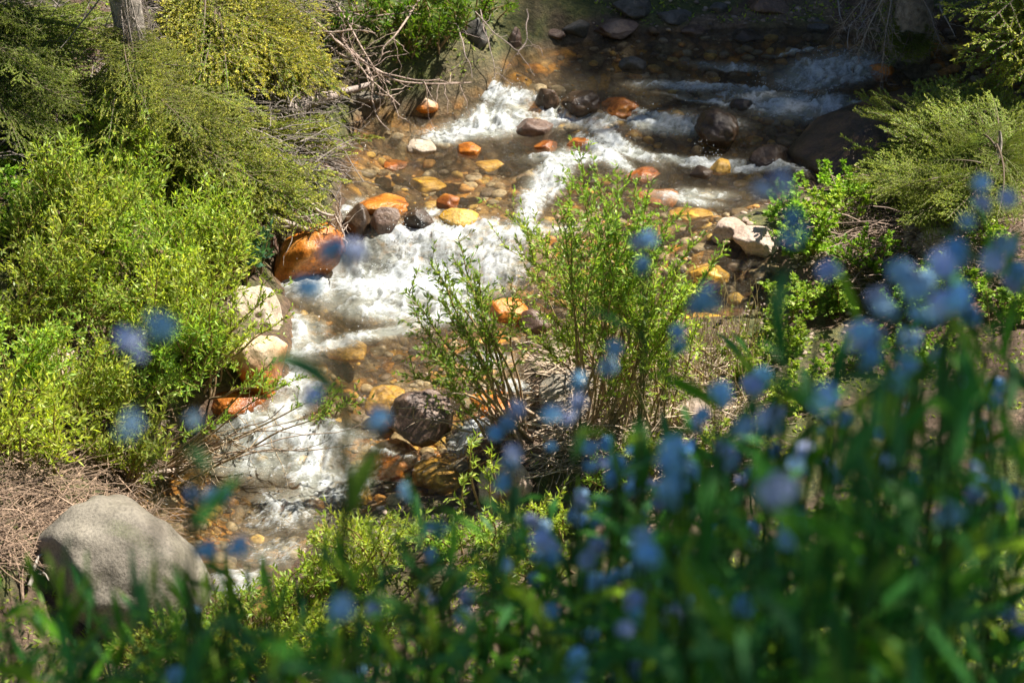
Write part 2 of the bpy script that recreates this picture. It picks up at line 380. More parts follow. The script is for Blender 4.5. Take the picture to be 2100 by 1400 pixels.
F = np.stack([i+j, i+j+1, i+nX+j+1, i+nX+j], -1).reshape(-1, 4)
F = F[keep[F].all(1)]; used = np.unique(F); idx[used] = np.arange(len(used)); F = idx[F]
mb = MB(); mb.add(np.stack([xr, yr, Zw], 1)[used], F, np.stack([fm, turb, np.clip(-sdw*3, 0, 1)], 1)[used])
def water_mat():
    m, t, out = nodes('creek_water')
    at = N(t, 'ShaderNodeAttribute', attribute_name='tint'); sx = N(t, 'ShaderNodeSeparateColor'); t.links.new(at.outputs['Color'], sx.inputs[0])
    tc = N(t, 'ShaderNodeTexCoord')
    mp = N(t, 'ShaderNodeMapping'); mp.inputs['Scale'].default_value = (1, 2.2, 1); mp.inputs['Rotation'].default_value = (0, 0, R(-12)); t.links.new(tc.outputs['Object'], mp.inputs[0])
    n1 = N(t, 'ShaderNodeTexNoise', i_Scale=22.0, i_Detail=5.0, i_Roughness=.6, i_Distortion=.8); t.links.new(mp.outputs[0], n1.inputs[0])
    b = N(t, 'ShaderNodeBump', i_Strength=.8, i_Distance=.018); t.links.new(n1.outputs[0], b.inputs['Height'])
    n2 = N(t, 'ShaderNodeTexNoise', i_Scale=60.0, i_Detail=5.0, i_Roughness=.7, i_Distortion=.5); t.links.new(mp.outputs[0], n2.inputs[0])
    b2 = N(t, 'ShaderNodeBump', i_Strength=.38, i_Distance=.015); t.links.new(n2.outputs[0], b2.inputs['Height'])
    tr = N(t, 'ShaderNodeBsdfTransparent'); tr.inputs[0].default_value = (.94, .92, .84, 1)
    gl = N(t, 'ShaderNodeBsdfGlossy'); gl.inputs['Roughness'].default_value = .10; t.links.new(b.outputs[0], gl.inputs['Normal'])
    fr = N(t, 'ShaderNodeFresnel', i_IOR=1.33); t.links.new(b.outputs[0], fr.inputs['Normal'])
    fm_ = N(t, 'ShaderNodeMath', operation='MULTIPLY'); t.links.new(fr.outputs[0], fm_.inputs[0]); fm_.inputs[1].default_value = .85
    w1 = N(t, 'ShaderNodeMixShader'); t.links.new(fm_.outputs[0], w1.inputs[0]); t.links.new(tr.outputs[0], w1.inputs[1]); t.links.new(gl.outputs[0], w1.inputs[2])
    milk = N(t, 'ShaderNodeBsdfDiffuse'); mk_c = mixc(t, sx.outputs[1], (.34, .27, .16), (.46, .48, .42)); t.links.new(mk_c, milk.inputs[0]); t.links.new(b.outputs[0], milk.inputs['Normal'])
    mk = N(t, 'ShaderNodeMath', operation='MULTIPLY_ADD'); t.links.new(sx.outputs[1], mk.inputs[0]); mk.inputs[1].default_value = .38; mk.inputs[2].default_value = .055
    w2 = N(t, 'ShaderNodeMixShader'); t.links.new(mk.outputs[0], w2.inputs[0]); t.links.new(w1.outputs[0], w2.inputs[1]); t.links.new(milk.outputs[0], w2.inputs[2])
    fo = N(t, 'ShaderNodeBsdfPrincipled'); fo.inputs['Base Color'].default_value = (.73, .78, .81, 1); fo.inputs['Roughness'].default_value = .35
    t.links.new(b2.outputs[0], fo.inputs['Normal'])
    ft = N(t, 'ShaderNodeBsdfTranslucent'); ft.inputs[0].default_value = (.8, .84, .85, 1)
    f2 = N(t, 'ShaderNodeMixShader'); f2.inputs[0].default_value = .25; t.links.new(fo.outputs[0], f2.inputs[1]); t.links.new(ft.outputs[0], f2.inputs[2])
    ad = N(t, 'ShaderNodeMath', operation='MULTIPLY_ADD'); t.links.new(n2.outputs[0], ad.inputs[0]); ad.inputs[1].default_value = 1.8; ad.inputs[2].default_value = -.90
    ad2 = N(t, 'ShaderNodeMath', operation='ADD'); t.links.new(ad.outputs[0], ad2.inputs[0]); t.links.new(sx.outputs[0], ad2.inputs[1])
    mr = N(t, 'ShaderNodeMapRange'); t.links.new(ad2.outputs[0], mr.inputs[0]); mr.inputs[1].default_value = .15; mr.inputs[2].default_value = 1.05
    mm = N(t, 'ShaderNodeMath', operation='MULTIPLY'); t.links.new(mr.outputs[0], mm.inputs[0])
    gt = N(t, 'ShaderNodeMapRange'); t.links.new(sx.outputs[0], gt.inputs[0]); gt.inputs[1].default_value = .0; gt.inputs[2].default_value = .15; t.links.new(gt.outputs[0], mm.inputs[1])
    w3 = N(t, 'ShaderNodeMixShader'); t.links.new(mm.outputs[0], w3.inputs[0]); t.links.new(w2.outputs[0], w3.inputs[1]); t.links.new(f2.outputs[0], w3.inputs[2])
    t.links.new(w3.outputs[0], out.inputs[0]); return m
tag(mb.build('water', water_mat()), kind='structure')

# ------------------------------------------------------------------ rocks
import bmesh
r = np.random.default_rng(90); mb = MB(); cand = np.where((fm > .75) & (turb > .9) & keep)[0]; cand = cand[r.integers(len(cand), size=1500)]
OC = np.array([(1,0,0),(-1,0,0),(0,1,0),(0,-1,0),(0,0,1),(0,0,-1)], float); OF = [[0,2,4],[2,1,4],[1,3,4],[3,0,4],[2,0,5],[1,2,5],[3,1,5],[0,3,5]]
for c_ in cand: mb.add(OC*r.uniform(.0012, .0032)+np.array([xr[c_], yr[c_], Zw[c_]+r.random()**2*.10+.005]), OF, (1, 1, .2))
tag(mb.build('water_spray', bpy.data.materials['creek_water']), 'white droplets thrown up by the falls', 'spray', kind='stuff')
def ico(sub):
    bm = bmesh.new(); bmesh.ops.create_icosphere(bm, subdivisions=sub, radius=1)
    bm.verts.ensure_lookup_table(); v = np.array([q.co[:] for q in bm.verts]); f = np.array([[q.index for q in p.verts] for p in bm.faces]); bm.free(); return v, f
ICO5, ICO2, ICO4 = ico(5), ico(2), ico(4)
def rock_shape(base, seed, rough=.28, cuts=7, cutr=.8):
    v = base.copy(); r = np.random.default_rng(seed)
    d = (fbm3(v*1.1+seed*3.7, seed, 3)-.5)*2*rough
    v = v*(1+d)[:, None]
    for k in range(cuts):
        n = unit(r.normal(size=3)); h = cutr*r.uniform(.85, 1.1); s = v@n; e = np.maximum(s-h, 0); v = v-n[None]*(e*.85)[:, None]
    v = v*(1+(fbm3(base*5+seed, seed+9, 4)-.5)*.10)[:, None]
    return v
def rock(box, mat, label, cat='rock', surf=None, lift=.25, deep=.85, seed=None, tilt=0, rz=None, group=None, name='rock', hmin=.25, rough=.36, cutr=.74):
    x0, y0, x1, y1 = box; f = surf or ground
    c = hit((x0+x1)/2, (y0+y1)/2, f); s = mpp(c)
    wdt = (x1-x0)*s/2*1.06; hp = (y1-y0)*s/2*1.06
    th = math.atan2(CAM[2]-c[2], c[1])
    d = min(wdt*deep, hp/math.sin(th)*.92)
    h2 = hp*hp-(d*math.sin(th))**2
    h = max(math.sqrt(max(h2, 0))/math.cos(th), wdt*hmin)
    g = lambda X_, Y_: f(X_, Y_)+lift*h
    c = hit((x0+x1)/2, (y0+y1)/2, g)
    seed = seed if seed is not None else int(x0*7+y0*13) % 997
    B = ICO5 if (x1-x0) > 70 else ICO4
    v = rock_shape(B[0], seed, rough, cutr=cutr)
    a = rz if rz is not None else random.uniform(-.5, .5)
    v = v*np.array([wdt, d, h])
    rot = np.array(Matrix.Rotation(R(tilt), 3, 'Y')) @ np.array(Matrix.Rotation(a, 3, 'Z'))
    v = v@rot.T
    m = MB(); zz = v[:, 2]/(np.abs(v[:, 2]).max())
    m.add(v, B[1], np.stack([zz*.5+.5]*3, 1))
    o = m.build(name, M[mat]); o.location = c
    return tag(o, label, cat, group)
W_ = lambda x, y: zw(x, y)
rock((80,1045,422,1365), 'grey', 'large smooth grey boulder on the left bank at the lower left', 'boulder', lift=.2, seed=5, rough=.2, rz=-.3, cutr=.86, tilt=24, name='boulder')
rock((528,482,716,585), 'orange', 'bright orange boulder under the bare roots left of the main white fall', 'boulder', lift=.45, tilt=-36, seed=6, deep=.6, surf=W_, name='boulder')
rock((466,596,572,706), 'pale', 'cream angular boulder in the left willow leaves above the orange-edged one', 'boulder', lift=.9, seed=9, surf=W_, name='boulder')
rock((478,690,588,815), 'stained', 'peach boulder with orange stained lower side at the left shore', 'boulder', lift=.75, seed=12, surf=W_, name='boulder')
rock((400,775,560,860), 'rust', 'low wet rust-red boulder glinting below the peach boulder', 'boulder', lift=.1, seed=15, surf=W_, name='boulder')
rock((800,805,938,915), 'brown', 'dark brown boulder with pale top in mid creek below the bare willow stems', 'boulder', lift=.4, seed=18, surf=W_, name='boulder')
rock((980,942,1090,1050), 'pink', 'cream rounded boulder at the near shore beside the golden pool', 'boulder', lift=.4, seed=21, name='boulder', rough=.15)
rock((832,286,892,324), 'pale', 'whitish pointed rock alone in the calm upper left pool', lift=.35, seed=24, surf=W_)
rock((932,290,992,327), 'orange', 'orange rounded rock right of the whitish one in the upper pool', lift=.25, seed=27, surf=W_)
rock((782,328,832,349), 'rust', 'small rust rock lower left of the whitish pool rock', lift=.05, seed=28, surf=W_)
rock((738,398,836,446), 'orange', 'wet orange boulder with white glints above the main fall', lift=.2, seed=30, surf=W_)
rock((757,425,820,492), 'brown', 'brown rock leaning below the glinting orange boulder', lift=.2, seed=33, surf=W_)
rock((698,425,765,495), 'dark', 'dark wet rock against the left shore above the main fall', lift=.15, seed=36, surf=W_)
rock((888,398,945,436), 'rust', 'rust brown rock right of the glinting orange boulder', lift=.1, seed=39, surf=W_)
rock((830,430,890,480), 'dark', 'dark brown rock between two spouts at the lip of the main fall', lift=.05, seed=40, surf=W_)
rock((908,426,978,470), 'yellow', 'golden yellow rock at the lip of the main fall', lift=.15, seed=42, surf=W_)
rock((842,362,912,396), 'yellow', 'golden drowned rock in the middle of the upper pool', lift=-.75, seed=45, surf=W_)
rock((972,326,1032,350), 'yellow', 'golden drowned rock at the right of the upper pool', lift=-.75, seed=48, surf=W_)
rock((1458,448,1532,500), 'pink', 'tan rock at the right shore touching the pale long one', lift=.4, seed=51)
rock((1508,460,1608,530), 'pink', 'pale long rock on the right shore gravel', 'boulder', lift=.35, seed=54, tilt=14, name='boulder')
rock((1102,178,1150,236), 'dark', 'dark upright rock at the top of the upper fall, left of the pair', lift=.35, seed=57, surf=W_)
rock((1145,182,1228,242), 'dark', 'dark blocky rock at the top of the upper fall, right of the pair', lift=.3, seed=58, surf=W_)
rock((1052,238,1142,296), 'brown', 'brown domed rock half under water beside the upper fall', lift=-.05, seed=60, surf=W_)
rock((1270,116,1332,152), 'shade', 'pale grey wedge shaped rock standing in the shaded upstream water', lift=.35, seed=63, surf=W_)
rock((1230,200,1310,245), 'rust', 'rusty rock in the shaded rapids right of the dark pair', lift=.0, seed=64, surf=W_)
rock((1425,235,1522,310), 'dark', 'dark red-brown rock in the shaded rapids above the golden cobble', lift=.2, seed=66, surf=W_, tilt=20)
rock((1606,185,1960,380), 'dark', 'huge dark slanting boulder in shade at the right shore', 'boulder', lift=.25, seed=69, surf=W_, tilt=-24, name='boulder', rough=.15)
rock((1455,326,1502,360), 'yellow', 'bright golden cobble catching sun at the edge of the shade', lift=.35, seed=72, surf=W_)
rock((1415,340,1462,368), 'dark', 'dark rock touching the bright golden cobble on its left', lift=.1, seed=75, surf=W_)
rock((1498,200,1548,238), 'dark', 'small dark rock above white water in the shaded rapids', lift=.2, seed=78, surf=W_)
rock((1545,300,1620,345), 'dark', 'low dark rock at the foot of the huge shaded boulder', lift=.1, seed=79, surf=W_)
rock((1000,608,1090,672), 'orange', 'orange boulder behind the arching willow stems at mid creek', 'boulder', lift=.3, seed=81, surf=W_, name='boulder')
rock((1058,640,1125,690), 'brown', 'purplish brown rock beside the orange boulder under the willow', lift=.25, seed=84, surf=W_)
rock((1283,343,1352,378), 'rust', 'brown rounded rock right of the tall willow top', lift=.1, seed=87, surf=W_)
rock((1308,385,1402,424), 'orange', 'orange brown rock in the sunlit shallows right of the willow', lift=.0, seed=90, surf=W_)
rock((1385,815,1470,915), 'pink', 'pale pinkish rock behind the flower stem right of centre', 'boulder', lift=.4, seed=93, name='boulder')
rock((852,198,902,232), 'stained', 'small tan rock on the mossy bank by the upper pool', lift=.4, seed=96)
rock((1095,288,1142,318), 'rust', 'small rust rock in the spill below the upper fall, left one', lift=.0, seed=97, surf=W_)
rock((1158,283,1215,318), 'orange', 'small orange rock above the willow top, below the upper fall', lift=.0, seed=98, surf=W_)
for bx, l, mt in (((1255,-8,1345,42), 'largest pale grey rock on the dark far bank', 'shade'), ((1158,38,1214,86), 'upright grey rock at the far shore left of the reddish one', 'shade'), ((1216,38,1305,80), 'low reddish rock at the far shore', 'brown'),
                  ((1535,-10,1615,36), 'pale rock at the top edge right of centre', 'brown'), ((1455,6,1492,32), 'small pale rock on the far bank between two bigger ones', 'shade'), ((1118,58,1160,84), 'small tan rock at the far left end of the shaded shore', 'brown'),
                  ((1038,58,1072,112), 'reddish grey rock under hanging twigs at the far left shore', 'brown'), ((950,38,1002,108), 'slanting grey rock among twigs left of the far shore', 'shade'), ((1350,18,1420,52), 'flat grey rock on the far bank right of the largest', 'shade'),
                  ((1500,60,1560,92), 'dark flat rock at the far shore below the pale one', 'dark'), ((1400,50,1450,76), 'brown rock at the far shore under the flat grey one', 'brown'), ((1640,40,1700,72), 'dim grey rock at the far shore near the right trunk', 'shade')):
    rock(bx, mt, l, lift=.35)  # pale far-bank rocks get darker stone colours in place of deeper shade
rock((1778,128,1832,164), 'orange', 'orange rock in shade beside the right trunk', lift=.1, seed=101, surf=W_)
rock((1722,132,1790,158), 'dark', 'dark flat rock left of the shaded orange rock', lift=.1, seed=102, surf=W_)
rock((738,895,868,990), 'orange', 'orange drowned rock in the lower pool', lift=-1.05, seed=105, surf=W_)
rock((675,975,765,1060), 'yellow', 'yellow drowned rock at the foot of the lower pool', lift=-1.05, seed=108, surf=W_)
rock((745,795,835,865), 'yellow', 'golden drowned rock left of the dark brown boulder', lift=-1.05, seed=111, surf=W_)
rock((850,935,970,1020), 'yellow', 'golden drowned rock between orange rock and cream boulder', lift=-.85, seed=112, surf=W_)
rock((670,690,760,740), 'yellow', 'golden drowned rock below the main fall', lift=-1.05, seed=113, surf=W_)
rock((930,555,1010,600), 'yellow', 'golden rock under thin white water left of the willow', lift=-.75, seed=114, surf=W_)
rock((1400,540,1500,600), 'yellow', 'golden flat rock in the right hand shallows', lift=-.75, seed=115, surf=W_)
rock((1380,425,1460,452), 'yellow', 'golden flat rock in the shallows above the tan rock', lift=-.1, seed=116, surf=W_)
rock((1410,640,1480,672), 'yellow', 'small golden rock at the lower edge of the right shallows', lift=.1, seed=117, surf=W_)
rock((325,388,382,445), 'pink', 'tan rock in the reddish earth of the left bank', lift=.3, seed=118)
rock((38,1064,88,1088), 'pink', 'small whitish stone on the brown twigs at the left', 'stone', lift=.5, seed=119, name='stone')
rock((50,715,165,815), 'pink', 'pale rock behind the left willow stems, upper of two', lift=.3, seed=120)
rock((20,780,120,870), 'pink', 'pale rock behind the left willow stems, lower of two', lift=.3, seed=121)
rock((1085,765,1245,865), 'grey', 'flat grey slab at the foot of the middle willow', 'boulder', lift=.1, seed=122, name='boulder')
rock((960,800,1060,850), 'orange', 'rust rock in the water under the bare stems', lift=-.1, seed=123, surf=W_)
rock((960,845,1035,880), 'orange', 'small orange rock at the willow foot', lift=.05, seed=124, surf=W_)
rock((350,1145,430,1260), 'stained', 'orange brown rock wedged beside the large grey boulder', lift=.2, seed=126)
rock((1870,468,2010,560), 'pink', 'pale earthy boulder under the right hand spruce', 'boulder', lift=.3, seed=127, name='boulder')
rock((1000,1060,1080,1110), 'pink', 'pinkish stone on the near shore behind the bluebells', 'stone', lift=.2, seed=128, name='stone')
rock((720,180,800,215), 'grey', 'pale grey stone beside the fallen log', 'stone', lift=.35, seed=129, name='stone')

# bed cobbles and shore gravel: nobody could count them
mb = MB(); pal = 1.35*np.array([(.18, .12, .06), (.28, .21, .12), (.34, .27, .18), (.40, .20, .05), (.42, .26, .06), (.12, .08, .05), (.24, .19, .12)])
xs = rng.uniform(-1.9, 3.0, 26000); ys = rng.uniform(4.4, 11.0, 26000); ds = sdist(xs, ys)
ok = ((ds < -.07) & (rng.random(26000) < .62)) | ((xs > -1.0+(ys-5)*.32) & (ds < .5) & (ys > 5.6) & (rng.random(26000) < .45))
xs, ys, ds = xs[ok], ys[ok], ds[ok]; zs = ground(xs, ys)
for x, y, z, d in zip(xs, ys, zs, ds):
    r = .007+.040*rng.random()**3
    if d > 0: r = .004+.016*rng.random()**2
    s = np.array([1, rng.uniform(.55, 1), rng.uniform(.3, .6)])*r; a = rng.uniform(0, 6.28)
    v = ICO2[0]*(1+.5*(rng.random((len(ICO2[0]), 1))-.5)*.5)*s; ca, sa = math.cos(a), math.sin(a)
    v = np.stack([v[:, 0]*ca-v[:, 1]*sa, v[:, 0]*sa+v[:, 1]*ca, v[:, 2]], 1)+[x, y, z]
    col = pal[rng.integers(7)]*rng.uniform(.7, 1.3)
    if d > 0: col = np.array([.34, .26, .20])*rng.uniform(.4, 1.4)
    mb.add(v, ICO2[1], col)
tag(mb.build('gravel', wood_mat('gravel_stone', 50, .3)), 'orange and brown gravel on the creek bed and the right shore', 'gravel', kind='stuff')

# ------------------------------------------------------------------ spruces
def needles_on(mb, a, b, dens, L, col0, r):
    a = np.asarray(a); b = np.asarray(b); ln = np.linalg.norm(b-a, axis=1); n = np.maximum((ln*dens).astype(int), 2)
    k = np.repeat(np.arange(len(a)), n); t = r.random(len(k))[:, None]
    P = a[k]*(1-t)+b[k]*t; ax = unit(b-a)[k]
    q = unit(np.cross(ax, unit(r.normal(size=ax.shape)))); q[:, 2] = q[:, 2]*.8+.15
    D = ax*.8+q*.75
    c = col0[k]*r.uniform(.75, 1.25, (len(k), 1))
    leaves(mb, P, D, L*r.uniform(.75, 1.2, len(k)), L*.34, c, 0, r=r)
def bough(seed, yellow=.5, dense=500, L=1.0, nl=.0125):
    """one spruce bough of length 1 along +x: a drooping axis with flat sprays of side shoots, all set with needles"""
    r = np.random.default_rng(seed); mb = MB()
    ax = bez((0, 0, 0), (.5*L, r.uniform(-.06, .06), .06*L), (L, r.uniform(-.1, .1), -.10*L), 16)
    tube(mb, ax, .010, .0025, 5, (.20, .15, .11))
    A, B, Cc = [], [], []
    dk = np.array([.035, .085, .02]); lt = np.array([.28, .46, .06]); yl = np.array([.64, .58, .07])  # dk: inner needles deepened, painting in the shaded pockets of the boughs
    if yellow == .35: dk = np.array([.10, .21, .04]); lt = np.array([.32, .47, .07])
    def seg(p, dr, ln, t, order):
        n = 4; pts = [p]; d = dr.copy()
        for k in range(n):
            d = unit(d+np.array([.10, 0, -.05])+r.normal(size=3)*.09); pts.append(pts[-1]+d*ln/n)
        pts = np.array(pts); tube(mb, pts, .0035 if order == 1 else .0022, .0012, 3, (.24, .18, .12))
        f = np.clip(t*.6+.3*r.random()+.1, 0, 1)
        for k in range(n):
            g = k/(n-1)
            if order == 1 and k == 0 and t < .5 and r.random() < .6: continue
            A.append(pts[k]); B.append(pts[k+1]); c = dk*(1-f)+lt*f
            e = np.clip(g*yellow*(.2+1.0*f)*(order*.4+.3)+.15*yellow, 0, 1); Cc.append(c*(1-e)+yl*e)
        return pts
    for k in range(1, 17):
        t = .12+.86*k/17
        p = ax[min(int(t*15), 14)]*(1-(t*15 % 1))+ax[min(int(t*15)+1, 15)]*(t*15 % 1)
        for sd_ in (-1, 1):
            if r.random() < .18: continue
            ln = L*(.34*(1-t)**.75*min(1, t*4)+.06)*r.uniform(.7, 1.25)
            an = R(r.uniform(42, 62)); dr = np.array([math.cos(an), sd_*math.sin(an), r.uniform(-.32, .16)])
            pts = seg(p, dr, ln, t, 1)
            m = int(ln/.065)
            for q in range(m):
                u = (q+.6)/m; kk = min(int(u*4), 3); pp = pts[kk]*(1-(u*4-kk))+pts[kk+1]*(u*4-kk)
                for s2 in (-1, 1):
                    if r.random() < .15: continue
                    a2 = an*sd_+s2*R(r.uniform(35, 60)); dr2 = np.array([math.cos(a2), math.sin(a2), r.uniform(-.2, .12)])
                    seg(pp, dr2, ln*r.uniform(.3, .55)*(1-.5*u)+.02, t, 2)
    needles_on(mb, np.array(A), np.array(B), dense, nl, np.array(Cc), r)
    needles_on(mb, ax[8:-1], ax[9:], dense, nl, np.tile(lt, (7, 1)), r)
    return mb
def dead_bough(seed):
    r = np.random.default_rng(seed); mb = MB()
    ax = wob(bez((0, 0, 0), (.5, 0, .04), (1, 0, -.18), 14), .012, r); g = (.33, .28, .24)
    tube(mb, ax, .011, .003, 5, g)
    for k in range(2, 14):
        for q in range(3):
            an = r.uniform(-1.1, 1.1); ln = r.uniform(.1, .35)*(1.1-k/16)
            d = np.array([math.cos(an), math.sin(an), -.5-r.random()*.7]); p = ax[k]
            pp = wob(bez(p, p+d*ln*.5, p+d*ln+[0.02, 0, -.1*ln], 6), .006, r); tube(mb, pp, .0035, .0012, 3, np.array(g)*r.uniform(.7, 1.3))
            for z in range(4):
                u = pp[r.integers(1, 6)]; e = unit(r.normal(size=3)+d)*r.uniform(.03, .10); tube(mb, np.array([u, u+e*.5+[0, 0, .004], u+e]), .002, .0009, 3, g)
    return mb
PROTO = {}
def mesh_of(key, fn, mat):
    if key not in PROTO:
        o = fn().build(key.split('#')[0], mat); PROTO[key] = o.data; bpy.data.objects.remove(o)
    return PROTO[key]
def put(name, me, parent, M4):
    o = bpy.data.objects.new(name, me); C.objects.link(o); o.parent = parent; o.matrix_local = M4; return o
def aim(a, b, roll=0, sz=None):
    a, b = Vector(a), Vector(b); d = b-a; L = d.length; x = d.normalized(); up = Vector((0, 0, 1)); y = up.cross(x).normalized(); z = x.cross(y)
    m = Matrix((x, y, z)).transposed().to_4x4(); s = sz or L
    return Matrix.Translation(a) @ m @ Matrix.Rotation(roll, 4, 'X') @ Matrix.Diagonal((L, s, s, 1))
def back(px, py, a):                       # the ground point seen at a pixel, brought a metres towards the viewer
    g = hit(px, py, ground); d = ray(px, py); return g-d*a
def trunk(root, p0, h, r0, lean=(0, 0), col=(.34, .30, .26), stubs=0):
    mb = MB(); n = 26; t = np.linspace(0, 1, n)
    pts = np.stack([lean[0]*t*h+.02*np.sin(t*9), lean[1]*t*h+.02*np.cos(t*7), t*h-.1], 1); pts[0] -= [0, 0, .1]
    rr = r0*(1-t*.93)*(1+.5*np.exp(-t*h*5)); k = 14
    tube(mb, pts, 0, 0, k, col, rr)
    v = mb.v[-1]; v += (unit(v-np.repeat(pts, k, 0))*((fbm(np.tile(np.arange(k), n)*1.7, np.repeat(t*h*6, k), 61, 3)-.5)*r0*.5)[:, None])
    r = np.random.default_rng(int(abs(p0[0])*100))
    for q in range(stubs):
        z = r.uniform(.1, min(h, 2.4)); a = r.uniform(0, 6.28); ln = r.uniform(.1, .35); d = np.array([math.cos(a), math.sin(a), r.uniform(-.5, .0)])
        p = np.array([lean[0]*z, lean[1]*z, z]); tube(mb, wob(bez(p, p+d*ln*.6, p+d*ln+[0, 0, -.4*ln], 7), .008, r), .006, .0015, 3, (.36, .31, .27))
    return mb.build('trunk', M['bark'], root)
def spruce(base, h, r0, label, tips=(), dead=(), auto=0, auto_from=1.5, rad=1.3, yellow=.5, cat='spruce', group=None, stubs=0, top=.12, lean=(0, 0), blunt=1.0):
    root = empty('spruce_tree', base, label, cat, group); b = np.array(base)
    trunk(root, base, h, r0, lean, stubs=stubs)
    k = 0
    for (tp, up) in tips:
        tp = np.array(tp)-b; L = np.linalg.norm(tp[:2]); z = min(max(tp[2]+up*L, .15), h*.97)
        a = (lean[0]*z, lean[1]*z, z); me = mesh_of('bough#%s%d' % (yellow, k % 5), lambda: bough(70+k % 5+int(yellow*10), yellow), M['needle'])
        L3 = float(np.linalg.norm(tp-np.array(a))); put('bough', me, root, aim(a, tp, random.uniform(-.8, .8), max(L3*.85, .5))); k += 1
    for (tp, up) in dead:
        tp = np.array(tp)-b; L = np.linalg.norm(tp[:2]); z = min(max(tp[2]+up*L, .1), h*.97)
        me = mesh_of('dead_bough#%d' % (k % 3), lambda: dead_bough(k % 3), M['twig']); put('dead_bough', me, root, aim((lean[0]*z, lean[1]*z, z), tp, random.uniform(-.3, .3))); k += 1
    for q in range(auto):
        t = (q+.5)/auto; z = auto_from+(h-auto_from)*t; a = q*2.399+random.uniform(-.3, .3); L = rad*((1-t)**blunt+top)*random.uniform(.8, 1.15)
        p = (lean[0]*z, lean[1]*z, z); e = (p[0]+L*math.cos(a), p[1]+L*math.sin(a), z-L*.35)
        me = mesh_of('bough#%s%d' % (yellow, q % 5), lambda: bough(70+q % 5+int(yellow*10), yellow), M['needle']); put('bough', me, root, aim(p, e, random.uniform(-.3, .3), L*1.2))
    return root
def jit(pts, n, sx, sy, a0, a1, up):
    out = []
    for (x, y) in pts:
        for k in range(n): out.append((back(x+random.uniform(-sx, sx), y+random.uniform(-sy, sy), random.uniform(a0, a1)), up*random.uniform(-.3, 2.6)))
    return out
def bpx(x, y, dz=0): p = hit(x, y, ground); return (p[0], p[1], p[2]+dz)
# left bank spruces
T1 = jit([(330,200),(400,250),(470,290),(560,310),(640,300),(700,310),(690,250),(600,230),(520,190),(450,140),(430,330),(520,370),(600,400),(660,380),(560,430),(640,430),(300,240),(200,240),(150,300),(230,300),(120,220),(480,240)], 3, 50, 24, .08, .6, .10)+jit([(280,180),(300,230),(260,260),(330,280),(240,300),(260,120),(330,130)], 3, 45, 22, .4, .9, .1)
spruce(bpx(285,335), 3.0, .075, 'spruce with pale bare trunk and yellow-green boughs sweeping over the upper left bank', T1, jit([(250,190),(300,230),(360,130),(430,120),(220,150),(380,180),(290,120)], 3, 40, 25, .2, .5, .2)+jit([(240,120),(300,100),(210,90),(330,60),(280,60)], 3, 30, 25, .5, .9, .9) , auto=8, auto_from=2.0, rad=.8, yellow=.55, stubs=60)
T2 = jit([(70,90),(20,20),(150,150),(30,60),(100,50),(170,40),(60,130),(150,110),(30,200),(110,180),(200,80),(180,180),(40,260),(130,250),(190,20)], 4, 42, 26, .15, .8, .1)
spruce(bpx(-60,260), 3.0, .08, 'darker spruce reaching in from the left edge at the upper left corner', T2, jit([(100,210),(20,240),(180,230)], 2, 30, 20, .2, .5, .2), auto=8, auto_from=2.0, rad=.8, yellow=.3)
T3 = jit([(460,120),(430,160),(500,150),(400,20),(470,50),(540,30),(600,60),(520,90),(580,120),(650,130),(690,170),(620,170),(560,160),(640,30),(690,110)], 4, 38, 24, .15, .7, .1)
spruce(bpx(430,30), 3.2, .08, 'yellowish spruce hanging over the top edge left of the bare twigs', T3, jit([(450,90),(380,60),(640,220)], 2, 30, 20, .2, .5, .2), auto=8, auto_from=2.4, rad=.7, yellow=.9)
# right bank spruces
T4 = jit([(1830,170),(1880,190),(1950,160),(2010,150),(2080,180),(1840,250),(1900,270),(1970,240),(2050,260),(1780,290),(1840,330),(1900,350),(1980,330),(2060,350),(1800,370),(1870,410),(1950,420),(2040,420),(1760,340),(2090,300)], 4, 32, 24, .25, .9, -.12)
spruce(bpx(2020,480), .55, .03, 'small bright green spruce leaning over the right shore by the huge dark boulder', T4, jit([(1900,440),(1980,450),(1850,400),(2050,330)], 2, 30, 18, .2, .5, .1), yellow=.35)
T5 = jit([(2060,30),(2090,80),(2040,90),(2080,120),(2020,40),(2100,20)], 3, 22, 18, 1.0, 1.7, .1)
spruce(bpx(2330,90), 2.8, .08, 'yellow-green spruce boughs reaching in at the upper right corner', T5, auto=3, auto_from=2.4, rad=.5, yellow=.5)
T6 = jit([(1850,60),(1900,90),(1870,110),(1830,40),(1820,90)], 2, 20, 18, .1, .3, .3)
spruce(bpx(1860,120), 2.7, .085, 'shaded spruce with thick grey trunk behind the huge dark boulder', T6, jit([(1760,60),(1790,90),(1940,60),(1730,30)], 1, 12, 12, .6, .9, .3), auto=3, auto_from=2.3, rad=.5, yellow=.25, stubs=25)
# the wood behind, mostly above the picture; it shades the upper creek
BACKWOOD = []
for k, (tx, ty) in enumerate([(.02,9.1),(.45,8.75),(.85,8.4),(1.2,8.15),(1.45,8.35),(.35,9.6),(.95,9.2),(1.45,9.0),(.15,10.1),(.8,10.0),(1.4,9.7),(2.0,9.5),(2.5,9.9),(3.1,9.8),(-.2,10.9),(.6,11.0),(1.4,11.1),(2.2,10.8),(-.4,11.8),(.8,12),(-.22,10.2),(-.3,11.3),(.1,9.6),(.5,9.1)]):
    h_ = (8.6, 7.6, 8.2, 9.0, 7.9)[k % 5]; BACKWOOD.append((tx+SUN[0]/SUN[2]*(h_-.3), ty+SUN[1]/SUN[2]*(h_-.3), h_, .95))
BACKWOOD += [(-5.2,15.5,8.5,1.3),(-7.5,12.5,8,1.3),(3.4,15.5,9,1.3),(5.5,14.5,9,1.3),(7.6,12.8,8.5,1.3),(1.5,17,10,1.4),(-1.5,17.5,10,1.4),(9,10,8,1.3)]
